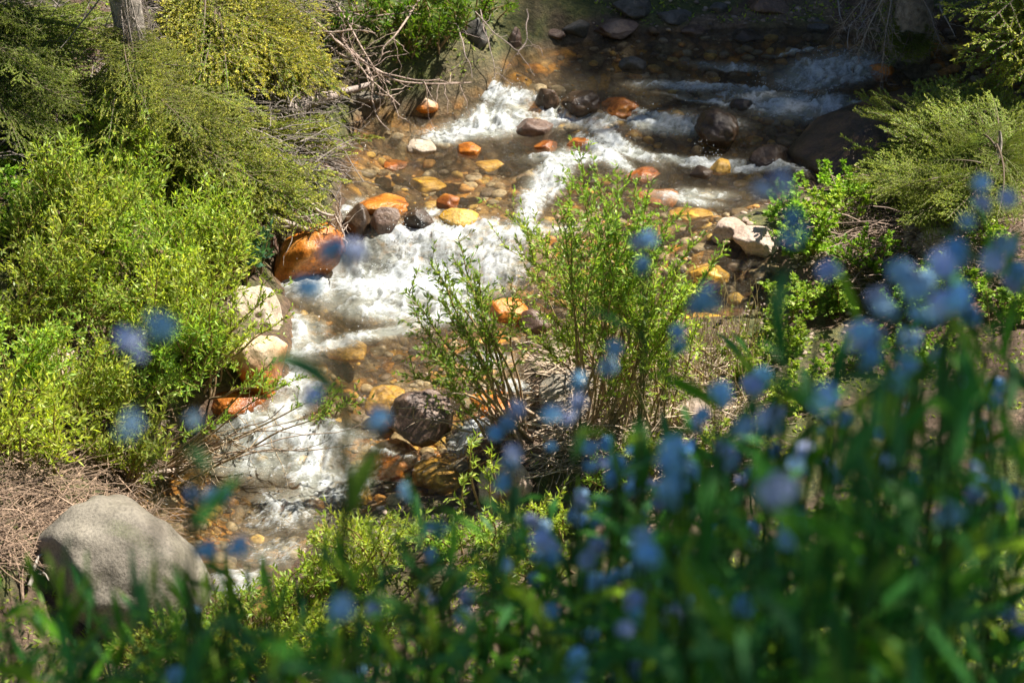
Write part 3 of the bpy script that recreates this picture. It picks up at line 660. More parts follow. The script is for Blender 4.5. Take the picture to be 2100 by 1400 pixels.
for x, y, h, rd in BACKWOOD:
    spruce((x, y, gz(x, y)), h-gz(x, y), .09, 'tall shaded spruce of the wood behind the upstream creek', auto=92, auto_from=.7, rad=rd*1.1, yellow=.25, group='spruces of the wood behind the creek', top=.42, blunt=.7)

# ------------------------------------------------------------------ willows and herbs
GREENS = np.array([0.0,.02,.025])+np.array([1.56, 1.32, 1.25])*2.0*np.array([(.115, .185, .020), (.150, .225, .028), (.195, .265, .040), (.085, .150, .018), (.16, .24, .06)])
def leafy_stem(ws, wl, base, tip, r, leaf=.026, lw=.0075, r0=.006, start=.35, shoots=14, slen=.16, bend=.25, cols=GREENS, bark=(.30, .215, .13), bright=1.0, lobed=False, dens=120, tipleaf=True, flat=.2, spread=0):
    base, tip = np.asarray(base, float), np.asarray(tip, float); L = np.linalg.norm(tip-base)
    side = unit(np.cross(tip-base, [0, 0, 1.0]))*r.normal()*bend*L*.35
    mid = base*.55+tip*.45+side+np.array([0, 0, bend*L*.35])
    ax = wob(bez(base, mid, tip, 16), .010*L, r); tube(ws, ax, r0, .0012, 4, np.array(bark)*r.uniform(.75, 1.25), col2=np.array((.30, .20, .05)))
    segs = []
    for k in range(shoots):
        t = start+(1-start)*(k+r.random())/shoots; u = min(t*15, 14.99); i = int(u); p = ax[i]*(1-u+i)+ax[min(i+1, 15)]*(u-i)
        dr = unit(unit(ax[min(i+1, 15)]-ax[i])*.9+r.normal(size=3)*.7+[0, 0, .25]); ln = slen*r.uniform(.5, 1.2)*(1.15-t*.6)
        sp = bez(p, p+dr*ln*.5, p+dr*ln+np.array([0, 0, .12*ln]), 4); tube(ws, sp, .0018, .0008, 3, (.28, .23, .06)); segs.append(sp)
    if tipleaf: segs.append(ax[-5:-1]); segs.append(ax[-4:])
    for sp in segs:
        a = sp[:-1]; b = sp[1:]; ln = np.linalg.norm(b-a, axis=1); n = np.maximum((ln*dens).astype(int), 2)
        kk = np.repeat(np.arange(len(a)), n); t = r.random(len(kk))[:, None]; P = a[kk]*(1-t)+b[kk]*t; axd = unit(b-a)[kk]
        D = unit(axd*.9+unit(r.normal(size=axd.shape))*.9+[0, 0, .15])
        c = cols[r.integers(len(cols), size=len(P))]*r.uniform(.7, 1.3, (len(P), 1))*bright
        Lf = leaf*r.uniform(.55, 1.2, len(P))
        if lobed:
            q = unit(np.cross(D, [0, 0, 1.0])); 
            for s in (-1, 0, 1): leaves(wl, P+D*.006, unit(D+q*s*.9), Lf*(1 if s == 0 else .8), lw, c, .1, flat=.6, r=r)
        else: leaves(wl, P, D, Lf, lw, c, .12, flat=flat, r=r)
def shrub(name, label, cat, base, tips, seed, group=None, bare=(), **kw):
    """base: pixel of the foot, tips: (px, py, nearer by m) of every stem tip"""
    r = np.random.default_rng(seed); b = np.array(bpx(*base)); root = empty(name, tuple(b), label, cat, group)
    ws, wl = MB(), MB(); kw = dict(kw); kw['cols'] = kw.get('cols', GREENS)*np.array([r.uniform(.8, 1.12), 1, r.uniform(.8, 1.3)])*r.uniform(.85, 1.08); kw['leaf'] = kw.get('leaf', .026)*r.uniform(.8, 1.3)
    for (x, y, dy) in tips:
        tp = on_depth(x, y, b[1]-dy); g = gz(tp[0], tp[1])
        if tp[2] < g+.08: tp = on_depth(x, y, hit(x, y, ground)[1]-.12)
        sp_ = kw.get('spread', .05); bb = b+np.array([r.normal()*sp_, r.normal()*sp_*.7, 0]); bb[2] = gz(bb[0], bb[1])-.03
        leafy_stem(ws, wl, bb-b, tp-b, r, **kw)
    for (x, y, dy) in bare:
        tp = on_depth(x, y, b[1]-dy); ax = wob(bez(b*0, (tp-b)*.5+np.array([0, 0, .06]), tp-b, 18), .022, r); tube(ws, ax, .005, .0015, 4, np.array((.42, .31, .22))*r.uniform(.7, 1.2))
        for q in range(4):
            i = r.integers(5, 17); e = unit(ax[i]-ax[i-1]+r.normal(size=3)*.5)*r.uniform(.06, .2); tube(ws, wob(bez(ax[i], ax[i]+e*.5, ax[i]+e, 6), .008, r), .0022, .0009, 3, (.42, .32, .2))
    ws.build('stems', M['twig'], root)
    if wl.n: wl.build('foliage', M['herb'] if kw.get('lobed') else M['willow'], root)
    return root
def fan(x, y, n, sx, h0, h1, d0=-.15, d1=.25):
    return [(x+random.uniform(-sx, min(sx, max(520-x, 20))) if x < 480 and y > 560 and y < 900 else x+random.uniform(-sx, sx), y-random.uniform(h0, h1), random.uniform(d0, d1)) for _ in range(n)]
BIG = 'willow bushes covering the left bank'
def zone(x, y, xs, ys, xn, yn):
    return yn[sum(y > v for v in ys)]+' '+xn[sum(x > v for v in xs)]
L_ = 'dense narrow-leaved willow bush of the thicket covering the left bank'
for k, (x, y) in enumerate([(60,560),(190,540),(300,600),(60,700),(180,690),(310,720),(420,640),(40,840),(150,860),(270,850),(110,470),(230,480),(430,570),(470,600),(370,810),(30,960),(240,980),(400,730),(120,620),(250,430)]):
    zl = zone(x, y, [100, 260], [530, 600, 720, 855], ['beside the left edge', 'midway between edge and creek', 'on the creek side'], ['in the top row', 'in the second row', 'in the middle row', 'in the fourth row', 'in the lowest row'])
    shrub('willow_bush', 'left bank willow bush, '+zl, 'willow', (x, y), fan(x, y-20, 15, 105, 10, 180), 200+k, BIG, shoots=13, dens=125, bright=1.0)
shrub('willow_bush', 'willow bush at the left shore with leaves over the cream boulder', 'willow', (420,800), fan(440,730,9,50,20,170)+[(560,600,.1),(590,650,.1),(500,700,.2),(570,790,.2)], 240, shoots=12)
shrub('willow_bush', 'willow with bare stems stretched over the white pool at the lower left', 'willow', (300,985), [(620,770,.2),(700,800,.2),(740,830,.2),(560,740,.1),(470,860,.1),(400,880,.1)], 241,
      bare=[(700,880,.1),(740,905,.1),(640,850,.1),(560,930,.1),(480,900,.2),(620,880,.15),(430,1000,.1),(520,830,0),(380,960,.1),(670,900,.2),(450,930,.15),(580,850,.2)], start=.72, shoots=7, slen=.12, bend=.15)
CT = [(1190,312,.0),(1225,335,0),(1262,360,0),(1180,380,0),(1300,385,.05),(1150,430,.1),(1215,400,.1),(1260,430,.1),(1320,430,.1),(1380,445,.1),(1418,490,.1),(1345,500,.2),(1290,500,.2),(1230,490,.2),(1180,470,.1)]
_q = random.Random(3)
CT += [(1215+_q.gauss(0, 70)+.25*(yy_-330), yy_, _q.uniform(-.1, .25)) for yy_ in [_q.uniform(370, 640) for _ in range(9)]]
CT2 = [(1040,430,.05),(1075,475,.1),(1030,505,.1),(1110,500,.15),(1090,560,.15),(1140,560,.2),(1050,600,.2),(1170,620,.2),(1110,640,.2),(1090,690,.25),(1150,700,.25),(1200,560,.25),(1210,660,.25)]
CT2 += [(_q.uniform(1030, 1240), _q.uniform(470, 740), _q.uniform(0, .3)) for _ in range(1)]
CT3 = [(_q.uniform(1230, 1440), _q.uniform(460, 760), _q.uniform(0, .3)) for _ in range(7)]+[(1390,540,.1),(1430,580,.1),(1340,580,.15),(1290,590,.15),(1380,640,.2),(1320,660,.2),(1270,660,.2),(1430,660,.2),(1240,720,.2),(1300,730,.2),(1370,720,.2)]
shrub('willow_bush', 'tallest willow in the middle with its top against the water', 'willow', (1250,880), CT, 250, spread=.16, shoots=18, start=.48, bright=1.15, slen=.15, bark=(.38, .28, .18), dens=150)
shrub('willow_bush', 'willow arching left from the middle clump over the mid creek rocks', 'willow', (1240,790), CT2, 251, spread=.16, shoots=13, start=.55, slen=.18, bright=1.1, dens=140)
shrub('willow_bush', 'willow at the right of the middle clump among dry stalks', 'willow', (1330,890), CT3, 252, spread=.2, shoots=13, start=.5, slen=.15, bright=1.1)
shrub('willow_bush', 'thin willow with pale bare lower stems arching over the dark brown boulder', 'willow', (1090,905), [(826,602,.1),(872,545,.05),(940,492,0),(950,550,.05),(995,560,.1),(850,640,.1),(905,615,.1),(930,660,.1),(985,640,.1),(1000,690,.1),(850,715,.15),(835,765,.15),(915,790,.2),(890,740,.2),(890,570,0)], 253,
      bare=[(820,830,.2),(850,870,.2),(900,800,.2),(930,920,.2),(780,860,.2),(960,770,.1),(1000,860,.1)], start=.5, shoots=14, slen=.16, bark=(.44, .32, .24), r0=.009)
shrub('willow_sprig', 'small bright willow sprig lying over the dark brown boulder', 'willow', (960,925), [(860,845,.1),(900,830,.1),(870,870,.1),(940,850,.05)], 254, start=.6, shoots=5, slen=.07)
shrub('willow_bush', 'low willow at the near shore right of the lower white pool', 'willow', (750,1190), fan(740,1190,22,110,10,160), 255, shoots=9, slen=.10)
shrub('willow_bush', 'low willow below the yellow drowned rocks at the near shore', 'willow', (880,1120), fan(890,1130,10,80,5,80), 256, shoots=8, slen=.09)
shrub('willow_sprig', 'thin willow sprig in front of the cream rounded boulder', 'willow', (1000,1060), [(970,900,.05),(1010,930,.1),(985,960,.1),(950,980,.1)], 257, start=.4, shoots=7, slen=.07)
shrub('willow_sprig', 'willow sprig over the water left of the golden drowned rock', 'willow', (640,905), [(700,790,.0),(725,810,.05),(680,830,.1),(650,800,.05)], 258, start=.5, shoots=7, slen=.08)
for k, (x, y) in enumerate([(470,1290),(560,1330),(620,1260),(380,1360),(500,1390),(300,1400),(650,1350),(760,1330),(700,1220)]):
    shrub('willow_bush', 'low bush on the near shore right of the large grey boulder', 'willow', (x, y), fan(x, y, 14, 70, 10, 110), 270+k, 'low bushes on the near shore', shoots=9, slen=.09)
for k, (x, y) in enumerate([(930,1150),(1010,1130),(1090,1110),(1160,1090),(1000,1200),(1120,1190),(1250,1000),(1340,970),(1440,960),(1530,920)]):
    shrub('willow_bush', 'small fresh bush on the near shore between the cream boulder and the bluebells', 'willow', (x, y), fan(x, y, 11, 60, 5, 75), 285+k, 'small bushes below the cream boulder', shoots=8, slen=.08)
HG = 1.7*np.array([(.16, .26, .02), (.22, .32, .03), (.12, .20, .02), (.26, .34, .05)])
for k, (x, y, w_, l) in enumerate([(1620,660,60,'r'),(1650,520,70,'r'),(1720,470,80,'r'),(1780,560,80,'r'),(1700,640,80,'r'),(1600,730,70,'r'),(1850,660,80,'r'),(1960,600,80,'r'),(2050,520,80,'r'),(1740,410,60,'r'),(2060,660,80,'r'),(1620,450,50,'r'),(1900,760,80,'r'),(1760,760,90,'r'),(1650,830,80,'r'),(1530,800,60,'r'),(2000,450,60,'r')]):
    shrub('leafy_herb', 'lime-green round-leaved herb on the right bank, '+zone(x, y, [1600, 1760, 1930], [500, 620, 700], ['near the water', 'left of the pale earthy boulder', 'below the spruce', 'near the right edge'], ['highest', 'upper', 'lower', 'lowest']), 'herb', (x, y), fan(x, y, 14, w_, 5, 90), 300+k, 'lime-green herbs on the right bank', cols=HG, lobed=True, leaf=.017, lw=.013, shoots=6, slen=.06, dens=70, start=.3, r0=.002, bark=(.25, .16, .08))
for k, (x, y) in enumerate([(60,350),(150,380),(40,430),(240,350),(120,330),(60,500)]):
    shrub('leafy_herb', 'yellow-green round-leaved currant bush between willows and spruces at the left edge', 'herb', (x, y), fan(x, y, 14, 80, 5, 90), 330+k, 'currant bushes at the left edge', cols=HG, lobed=True, leaf=.018, lw=.014, shoots=6, slen=.07, dens=70, start=.3, r0=.003)
for k, (x, y) in enumerate([(830,110),(900,90),(760,40),(860,40),(950,60),(1000,30),(930,30),(720,90),(800,60)]):
    shrub('leafy_herb', 'green leafy shrub among the bare twigs '+('at the top edge' if y < 50 else 'lower down')+(' on the left' if x < 780 else ' in the middle' if x < 880 else ' by the shaded rocks'), 'shrub', (x, y), fan(x, y, 9, 55, 5, 80), 340+k, 'leafy shrubs among the bare twigs', leaf=.032, lw=.010, shoots=6, slen=.08, dens=75, start=.3, cols=np.array([(.13, .26, .02), (.18, .30, .03), (.08, .15, .02)]))
LG = np.array([(.10, .22, .02), (.15, .28, .03)])
for k, (x, y) in enumerate([(420,330),(400,440),(460,470),(380,490),(440,380)]):
    shrub('lance_leaved_herb', 'fresh green herb with long narrow leaves beside the reddish earth', 'herb', (x, y), fan(x, y, 10, 50, 10, 70), 350+k, 'long-leaved herbs by the reddish earth', leaf=.05, lw=.008, shoots=5, slen=.05, dens=60, start=.25, cols=LG)
shrub('bluish_herb', 'blue-green leafy herb with tiny blue flowers above the orange boulder', 'herb', (500,545), fan(500,540,14,55,10,80), 360, leaf=.034, lw=.014, shoots=5, slen=.06, dens=60, start=.25, cols=np.array([(.06, .16, .08), (.09, .20, .10)]))

# ------------------------------------------------------------------ dead wood
def stick(name, label, cat, lines, r0=.008, col=(.40, .30, .22), lift=.12, group=None, seed=1, twigs=6):
    r = np.random.default_rng(seed); mb = MB(); p0 = back(*lines[0][0], lift if not isinstance(lift, tuple) else lift[0])
    for li, ln in enumerate(lines):
        P = np.array([back(x, y, lift*(1 if k else .6)) for k, (x, y) in enumerate(ln)])
        k = len(P); t = np.linspace(0, k-1, 6*k); Q = np.stack([np.interp(t, np.arange(k), P[:, c]) for c in range(3)], 1)
        for _ in range(5): Q[1:-1] = (Q[:-2]+Q[1:-1]*2+Q[2:])/4
        Q = wob(Q, .006, r); tube(mb, Q-p0, r0*(1 if li == 0 else .65), r0*.25, 6, np.array(col)*r.uniform(.8, 1.15))
        for q in range(twigs):
            i = r.integers(3, len(Q)-1); d = unit(Q[i]-Q[i-1]+r.normal(size=3)*.7); e = r.uniform(.05, .2)
            tube(mb, wob(bez(Q[i], Q[i]+d*e*.5, Q[i]+d*e+[0, 0, -.02], 6), .006, r)-p0, r0*.28, .001, 3, col)
    o = mb.build(name, M['twig']); o.location = p0; return tag(o, label, cat, group)
stick('dead_branch', 'long bare pinkish branch ending over the mossy bank at the upper pool', 'branch', [[(640,40),(700,90),(760,140),(820,170),(900,172),(965,170)],[(690,70),(730,110),(770,150),(840,165),(900,158)],[(690,10),(720,60),(760,130),(800,170)],[(860,0),(820,60),(790,95),(775,130)],[(650,20),(720,30),(800,30),(850,20)],[(680,100),(740,140),(780,180),(820,215)],[(630,70),(700,60),(770,70)],[(720,20),(700,80),(740,140)]], .009, (.44, .33, .27), .25, seed=3, twigs=11)
stick('dead_branch', 'bare branch tip dipping into the upper pool by the mossy bank', 'branch', [[(750,120),(762,180),(765,225),(798,265)],[(770,190),(800,200),(820,240)]], .008, (.46, .35, .28), .2, seed=4, twigs=3)
stick('fallen_log', 'short grey fallen log at the waterline beneath the bare twigs', 'log', [[(590,225),(650,205),(700,190),(765,172)]], .040, (.38, .31, .27), .06, seed=5, twigs=2)
stick('dead_branch', 'thin twigs drooping at the edge of the shade, left of the far shore', 'branch', [[(930,20),(950,90),(970,165)],[(985,20),(1000,80),(1015,160)],[(960,10),(1010,60),(1060,110),(1080,90)],[(1080,20),(1085,70),(1060,110)]], .005, (.32, .25, .22), .3, seed=6, twigs=4)
stick('root_tangle', 'knot of pale bare roots above the orange boulder', 'roots', [[(500,430),(570,450),(640,470),(700,490),(712,500)],[(560,420),(620,450),(660,440),(690,470)],[(600,480),(640,450),(670,430),(640,410)],[(540,470),(600,460),(660,470)],[(620,400),(650,430),(690,440),(700,480)]], .013, (.42, .34, .28), .18, seed=7, twigs=6)
stick('dead_branch', 'brown curved root left of the orange boulder', 'roots', [[(540,470),(560,490),(575,530)],[(520,440),(545,480),(560,520)]], .022, (.22, .13, .09), .1, seed=8, twigs=1)
stick('dead_branch', 'thin bare branch touching the calm water below the spruce boughs', 'branch', [[(640,330),(680,345),(740,352)],[(690,348),(700,365)],[(600,300),(660,310),(720,298)]], .005, (.45, .37, .32), .1, seed=9, twigs=4)
stick('dead_branch', 'grey branch lying across the lower edge of the left spruce boughs', 'branch', [[(430,330),(470,370),(500,420),(560,440),(620,460)],[(470,370),(480,330)]], .008, (.40, .34, .30), .15, seed=10, twigs=7)
stick('stump', 'pale upright stump piece under the right hand spruce', 'stump', [[(1872,455),(1862,500),(1852,560)]], .035, (.42, .34, .26), .08, seed=11, twigs=0)
stick('dead_branch', 'slanting brown branch under the right hand spruce boughs', 'branch', [[(2010,390),(1940,440),(1860,500),(1800,540)],[(1980,420),(1900,430),(1840,470)],[(2020,430),(1960,470),(1900,510)]], .010, (.30, .21, .15), .15, seed=12, twigs=8)
stick('dead_branch', 'pale twigs hanging left of the shaded right trunk', 'branch', [[(1715,-20),(1722,30),(1735,65)],[(1780,0),(1750,40),(1742,100)],[(1768,10),(1765,60),(1778,100)],[(1795,25),(1765,55),(1752,90)]], .005, (.40, .36, .33), .6, seed=13, twigs=2)
stick('dead_branch', 'single pale twig hanging right of the shaded right trunk', 'branch', [[(1930,-20),(1938,30),(1950,72)]], .006, (.42, .36, .30), .6, seed=14, twigs=2)
stick('dead_branch', 'long pale branch among the tangle at the foot of the middle willow', 'branch', [[(1000,880),(1060,880),(1120,900),(1180,925),(1240,940)],[(1060,880),(1100,840),(1140,830)]], .012, (.46, .36, .28), .1, seed=15, twigs=9)
stick('dead_branch', 'forked grey branch sticking from the brown litter at the lower left', 'branch', [[(250,960),(310,970),(370,960),(385,955)],[(240,1000),(300,985),(360,965)],[(230,930),(290,900),(350,860)]], .010, (.40, .31, .24), .15, seed=16, twigs=10)
stick('dead_branch', 'pale forked twig leaning on the left side of the large grey boulder', 'branch', [[(60,1200),(80,1150),(95,1125)],[(75,1160),(100,1190)]], .008, (.50, .44, .38), .1, seed=17, twigs=3)
def litter(name, label, region, n, col, lift=.06, ln=(.08, .35), rr=.0026, seed=0):
    r = np.random.default_rng(seed); mb = MB()
    P = np.array([bpx(r.uniform(region[0], region[2]), r.uniform(region[1], region[3])) for _ in range(n)])
    for p in P:
        if sdist(p[:1], p[1:2])[0] < -.05: continue
        a = r.normal()*.6+(0 if r.random() < .7 else 1.5); L = r.uniform(*ln); d = np.array([math.cos(a), math.sin(a), r.normal()*.25])*L
        q = p+[0, 0, r.uniform(.0, lift)]; tube(mb, wob(bez(q-d/2, q+[0, 0, .04*r.random()], q+d/2, 6), .02*L, r), rr*r.uniform(.5, 1.6), rr*.4, 3, np.array(col)*r.uniform(.5, 1.35))
    tag(mb.build(name, M['twig']), label, 'twigs', kind='stuff')
litter('twig_litter', 'brown dead twigs and needles heaped on the lower left bank', (-60,860,330,1180), 1500, (.32, .22, .15), seed=1)
litter('twig_litter', 'dry grey-brown twigs tangled under the middle willow', (1120,740,1560,1010), 1000, (.50, .39, .28), .10, seed=2)
litter('twig_litter', 'dark twigs and rootlets under the right hand spruce', (1700,400,2100,620), 700, (.28, .20, .15), .12, seed=3)
litter('twig_litter', 'grey dead twigs hanging and lying under the left spruces', (0,0,720,430), 1300, (.25, .21, .18), .22, seed=4)
# dry upright stalks
r = np.random.default_rng(77); mb, ml = MB(), MB()
for k in range(420):
    p = np.array(bpx(r.uniform(1240,1560), r.uniform(700,930))); h = r.uniform(.12, .38); t = p+[r.normal()*.05, r.normal()*.05, h]
    tube(mb, wob(bez(p, (p+t)/2+[r.normal()*.02, 0, .02], t, 7), .006, r), .0018, .0008, 3, np.array((.45, .34, .15))*r.uniform(.6, 1.2))
    if r.random() < .7:
        n = 9; tt = r.random(n)[:, None]; leaves(ml, p*(1-tt)+t*tt, r.normal(size=(n, 3))+[0, 0, .6], .014, .005, GREENS[r.integers(5, size=n)]*1.1, r=r)
o = tag(mb.build('dry_stalks', M['twig']), 'thin dry straw-coloured stalks standing right of the middle willow', 'grass', kind='stuff')
tag(ml.build('seedling_leaves', M['willow']), 'tiny fresh leaves among the dry stalks right of the middle willow', 'ground cover', kind='stuff')
# ground cover
n = 110000; xs = np.concatenate([rng.uniform(-3.2, 4.0, n), rng.uniform(-1.6, 2.2, 30000)]); ys = np.concatenate([rng.uniform(4.0, 11.5, n), rng.uniform(1.5, 5, 30000)]); ds = sdist(xs, ys); dn = fbm(xs*3, ys*3, 71)
q = hit(345, 370, ground); bare = np.exp(-(((xs-q[0])/.13)**2+((ys-q[1])/.4)**2))
leftb = hit(150, 1050, ground); bare = np.maximum(bare, np.exp(-(((xs-leftb[0])/.5)**2+((ys-leftb[1])/.45)**2)))
mid = hit(1250, 880, ground); bare = np.maximum(bare, .8*np.exp(-(((xs-mid[0])/.7)**2+((ys-mid[1])/.6)**2)))
ok = (ds > .04) & (dn > .44) & (rng.random(len(xs)) > bare) ; xs, ys = xs[ok], ys[ok]; zs = ground(xs, ys)
mb = MB(); leaves(mb, np.stack([xs, ys, zs], 1), rng.normal(size=(len(xs), 3))*[1, 1, .5]+[0, 0, .6], rng.uniform(.010, .035, len(xs)), rng.uniform(.004, .013, len(xs)), GREENS[rng.integers(5, size=len(xs))]*rng.uniform(.5, 1.2, (len(xs), 1)))
tag(mb.build('ground_cover', M['herb']), 'small green leaves and seedlings covering the banks', 'ground cover', kind='stuff')

# ------------------------------------------------------------------ unseen aspen added over the viewer, its crown shaped to shade the near bank
root = empty('shade_aspen', (4.3, 1.6, gz(4.3, 1.6)), 'unseen leafy aspen added right of the picture to shade the near bank', 'aspen')
b = np.array(root.location); r = np.random.default_rng(5); mt = MB(); ml = MB()
cen = np.array([2.45, 2.95, 5.6]); rad = np.array([2.3, 1.5, .7])
ax = bez((0, 0, -.2), (.1, .2, 3), cen+[.9, .1, .5]-b, 20); tube(mt, ax, .13, .04, 12, (.55, .52, .45))
K = []
for k in range(46):
    q = unit(r.normal(size=3))*r.random()**.4*rad; e = cen+q-b; s = ax[r.integers(9, 19)]
    lim = wob(bez(s, (s+e)/2+[0, 0, .2], e, 9), .05, r); tube(mt, lim, .022, .004, 5, (.5, .46, .38)); K.append(e)
mt.build('trunk', M['bark'], root)
K = np.array(K); kk = r.integers(len(K), size=19000); P = K[kk]+r.normal(size=(19000, 3))*[.30, .28, .16]
leaves(ml, P, r.normal(size=P.shape)+[0, 0, -.4], r.uniform(.05, .07, 19000), r.uniform(.035, .05, 19000), np.array((.10, .18, .03))*r.uniform(.7, 1.3, (19000, 1)), .05, r=r)
ml.build('crown', M['herb'], root)

# ------------------------------------------------------------------ bluebells of the near bank
BL = 2.5*np.array([(.024, .10, .008), (.055, .15, .008), (.028, .11, .020), (.11, .18, .010), (.040, .12, .035)])
def long_leaf(mb, p, d, L, W, col, droop, r, n=6):
    d = unit(np.asarray(d, float)); s = unit(np.cross(d, [0, 0, 1.0])+r.normal(size=3)*.25); t = np.linspace(0, 1, n)
    ax = p[None]+d[None]*(t*L)[:, None]+np.array([0, 0, -1.0])[None]*(droop*L*t*t)[:, None]
    w_ = W*np.sin(np.pi*np.clip(t*.94+.05, 0, 1))**.8*(1-t*.35); up = unit(np.cross(s, d))
    l = ax+s*w_[:, None]*.5+up*w_[:, None]*.12; rr_ = ax-s*w_[:, None]*.5+up*w_[:, None]*.12
    V = np.stack([l, ax, rr_], 1).reshape(-1, 3); i = np.arange(n-1)[:, None]*3
    F = np.concatenate([np.stack([i+0, i+1, i+4, i+3], -1).reshape(-1, 4), np.stack([i+1, i+2, i+5, i+4], -1).reshape(-1, 4)]); mb.add(V, F, col)
def floret(mb, c, d, rad, col, r):
    """five spread petals round a short tube"""
    d = unit(np.asarray(d, float)); a = unit(np.cross(d, r.normal(size=3))); b = np.cross(d, a)
    t = [c-d*rad*1.1, c-d*rad*.4, c]; tube(mb, np.array(t), rad*.22, rad*.32, 6, np.array(col)*np.array([1.15, .95, .95]))
    for k in range(5):
        an = k*2*math.pi/5; u = a*math.cos(an)+b*math.sin(an); s = np.cross(d, u); c0 = c+u*rad*.12
        V = np.array([c0, c0+u*rad*.55+s*rad*.50+d*rad*.12, c0+u*rad*.98+s*rad*.2+d*rad*.18, c0+u*rad*.98-s*rad*.2+d*rad*.18, c0+u*rad*.55-s*rad*.50+d*rad*.12])
        mb.add(V, [[0, 1, 2], [0, 2, 3], [0, 3, 4]], col)
    e = c+d*rad*.06; ring = np.array([e+(a*math.cos(q)+b*math.sin(q))*rad*.16 for q in np.arange(6)*1.047]+[e+d*rad*.1]); mb.add(ring, [[k, (k+1) % 6, 6] for k in range(6)], (.6, .55, .3))
PET = np.array([(.34, .68, .98), (.42, .74, .98), (.50, .76, .98), (.62, .70, .97)])
def bluebell(label, heads, y, seed, group=None, foot=None, nleaf=12, lsize=1.0, leaf_from=.15, fr=.0062, stemr=.0026, hs=.017, nf=8, name='bluebell_plant', tint=1.0):
    """heads: pixels where its flower heads stand, at ground distance y"""
    r = np.random.default_rng(seed)
    tops = [on_depth(px, py, y+r.uniform(-.05, .05)) for px, py in heads]
    t0 = tops[0]; fx = t0[0]+(r.normal()*.05 if foot is None else foot); fy = t0[1]-.02
    b = np.array([fx, fy, gz(fx, fy)-.02]); root = empty(name, tuple(b), label, 'bluebell', group)
    ms, ml = MB(), MB(); ax = wob(bez(b*0, (t0-b)*[.3, .3, .6], t0-b, 18), .006, r); tube(ms, ax, stemr, stemr*.5, 6, (.05, .11, .03))
    for tp in tops[1:]:
        s = ax[12]; tube(ms, bez(s, (s+tp-b)/2+[0, 0, .02], tp-b, 8), stemr*.6, stemr*.4, 5, (.05, .11, .03))
    for k in range(nleaf):
        t = leaf_from+(.93-leaf_from)*k/max(nleaf-1, 1); i = int(t*17); an = k*2.4+r.normal()*.4
        L = (.115*(1-.55*t)+.02)*lsize*r.uniform(.8, 1.2)
        long_leaf(ml, ax[i], (math.cos(an), math.sin(an), r.uniform(.5, 1.4)), L, L*.23, BL[r.integers(5)]*tint*r.uniform(.7, 1.3), r.uniform(.05, .5), r)
    ms.build('stem', M['bell'], root)
    if nleaf: ml.build('leaves', M['bell'], root)
    for tp in tops:
        mf = MB(); col = PET[r.integers(4)]
        for q in range(nf):
            d = unit(r.normal(size=3)+[0, -.2, .15]); c = tp-b+d*hs*r.uniform(.5, 1.1)
            floret(mf, c, d+[0, -.3, 0], fr*r.uniform(.75, 1.15), col*r.uniform(.8, 1.15), r)
            tube(ms if False else mf, np.array([tp-b, c-d*fr]), .0008, .0008, 3, (.06, .10, .05))
        mf.build('flower_head', M['petal'], root)
    return root
# singled-out stems (left, over the creek and the middle willow)
bluebell('largest blurred blue flower head over the left willows', [(328,668),(270,705)], 1.35, 1, nleaf=6, foot=.03, hs=.014)
bluebell('blurred blue flower head low in front of the left bank', [(275,868)], 1.3, 2, nleaf=5, hs=.012, foot=.02)
bluebell('tall blurred stem with one dark leaf rising to flowers over the main fall', [(690,515),(725,525),(636,585)], 1.45, 3, foot=.02, nleaf=5, leaf_from=.4, hs=.010, nf=9, lsize=1.3, stemr=.004)
bluebell('blurred stem with flowers over the lower white pool', [(775,858),(640,812)], 1.5, 4, nleaf=6, hs=.009, nf=6)
bluebell('thick blurred stem rising past the lower white pool', [(395,860)], 1.35, 5, nleaf=4, hs=.003, nf=2, stemr=.006)
bluebell('pair of blue heads above the large grey boulder edge', [(430,1018),(395,1020),(460,1015)], 1.75, 6, nleaf=7, hs=.009)
bluebell('two blue heads side by side right of the large grey boulder', [(485,1120),(426,1125)], 1.6, 7, nleaf=8, hs=.012)
bluebell('highest blurred flower head in front of the huge dark boulder', [(1590,385),(1625,468)], 1.5, 8, nleaf=4, leaf_from=.5, hs=.014, foot=.04)
bluebell('tall stem with lance leaves and small flowers right of the middle willow', [(1312,500),(1332,488),(1318,545)], 1.9, 9, nleaf=10, leaf_from=.35, hs=.008, nf=8, lsize=1.4, stemr=.0035)
bluebell('blue head in front of the middle willow foot', [(1180,778),(1190,830),(1160,850),(1135,855),(1055,845)], 1.9, 10, nleaf=7, hs=.011)
bluebell('single small blue head over the cream shore boulder', [(830,1010)], 1.9, 11, nleaf=7, hs=.008, nf=5)
bluebell('deep blue head with dark buds near the bottom middle', [(886,1085),(905,1090),(885,1140)], 2.2, 12, nleaf=10, hs=.009)
bluebell('blue heads in front of the small right bank trunk', [(2010,375),(2070,410),(2015,420),(1980,455)], 1.75, 13, nleaf=10, hs=.008, foot=.02)
bluebell('roundest sharpest blue flower ball at the lower right', [(1596,1008)], 1.25, 14, nleaf=8, hs=.013, nf=16, fr=.0065)
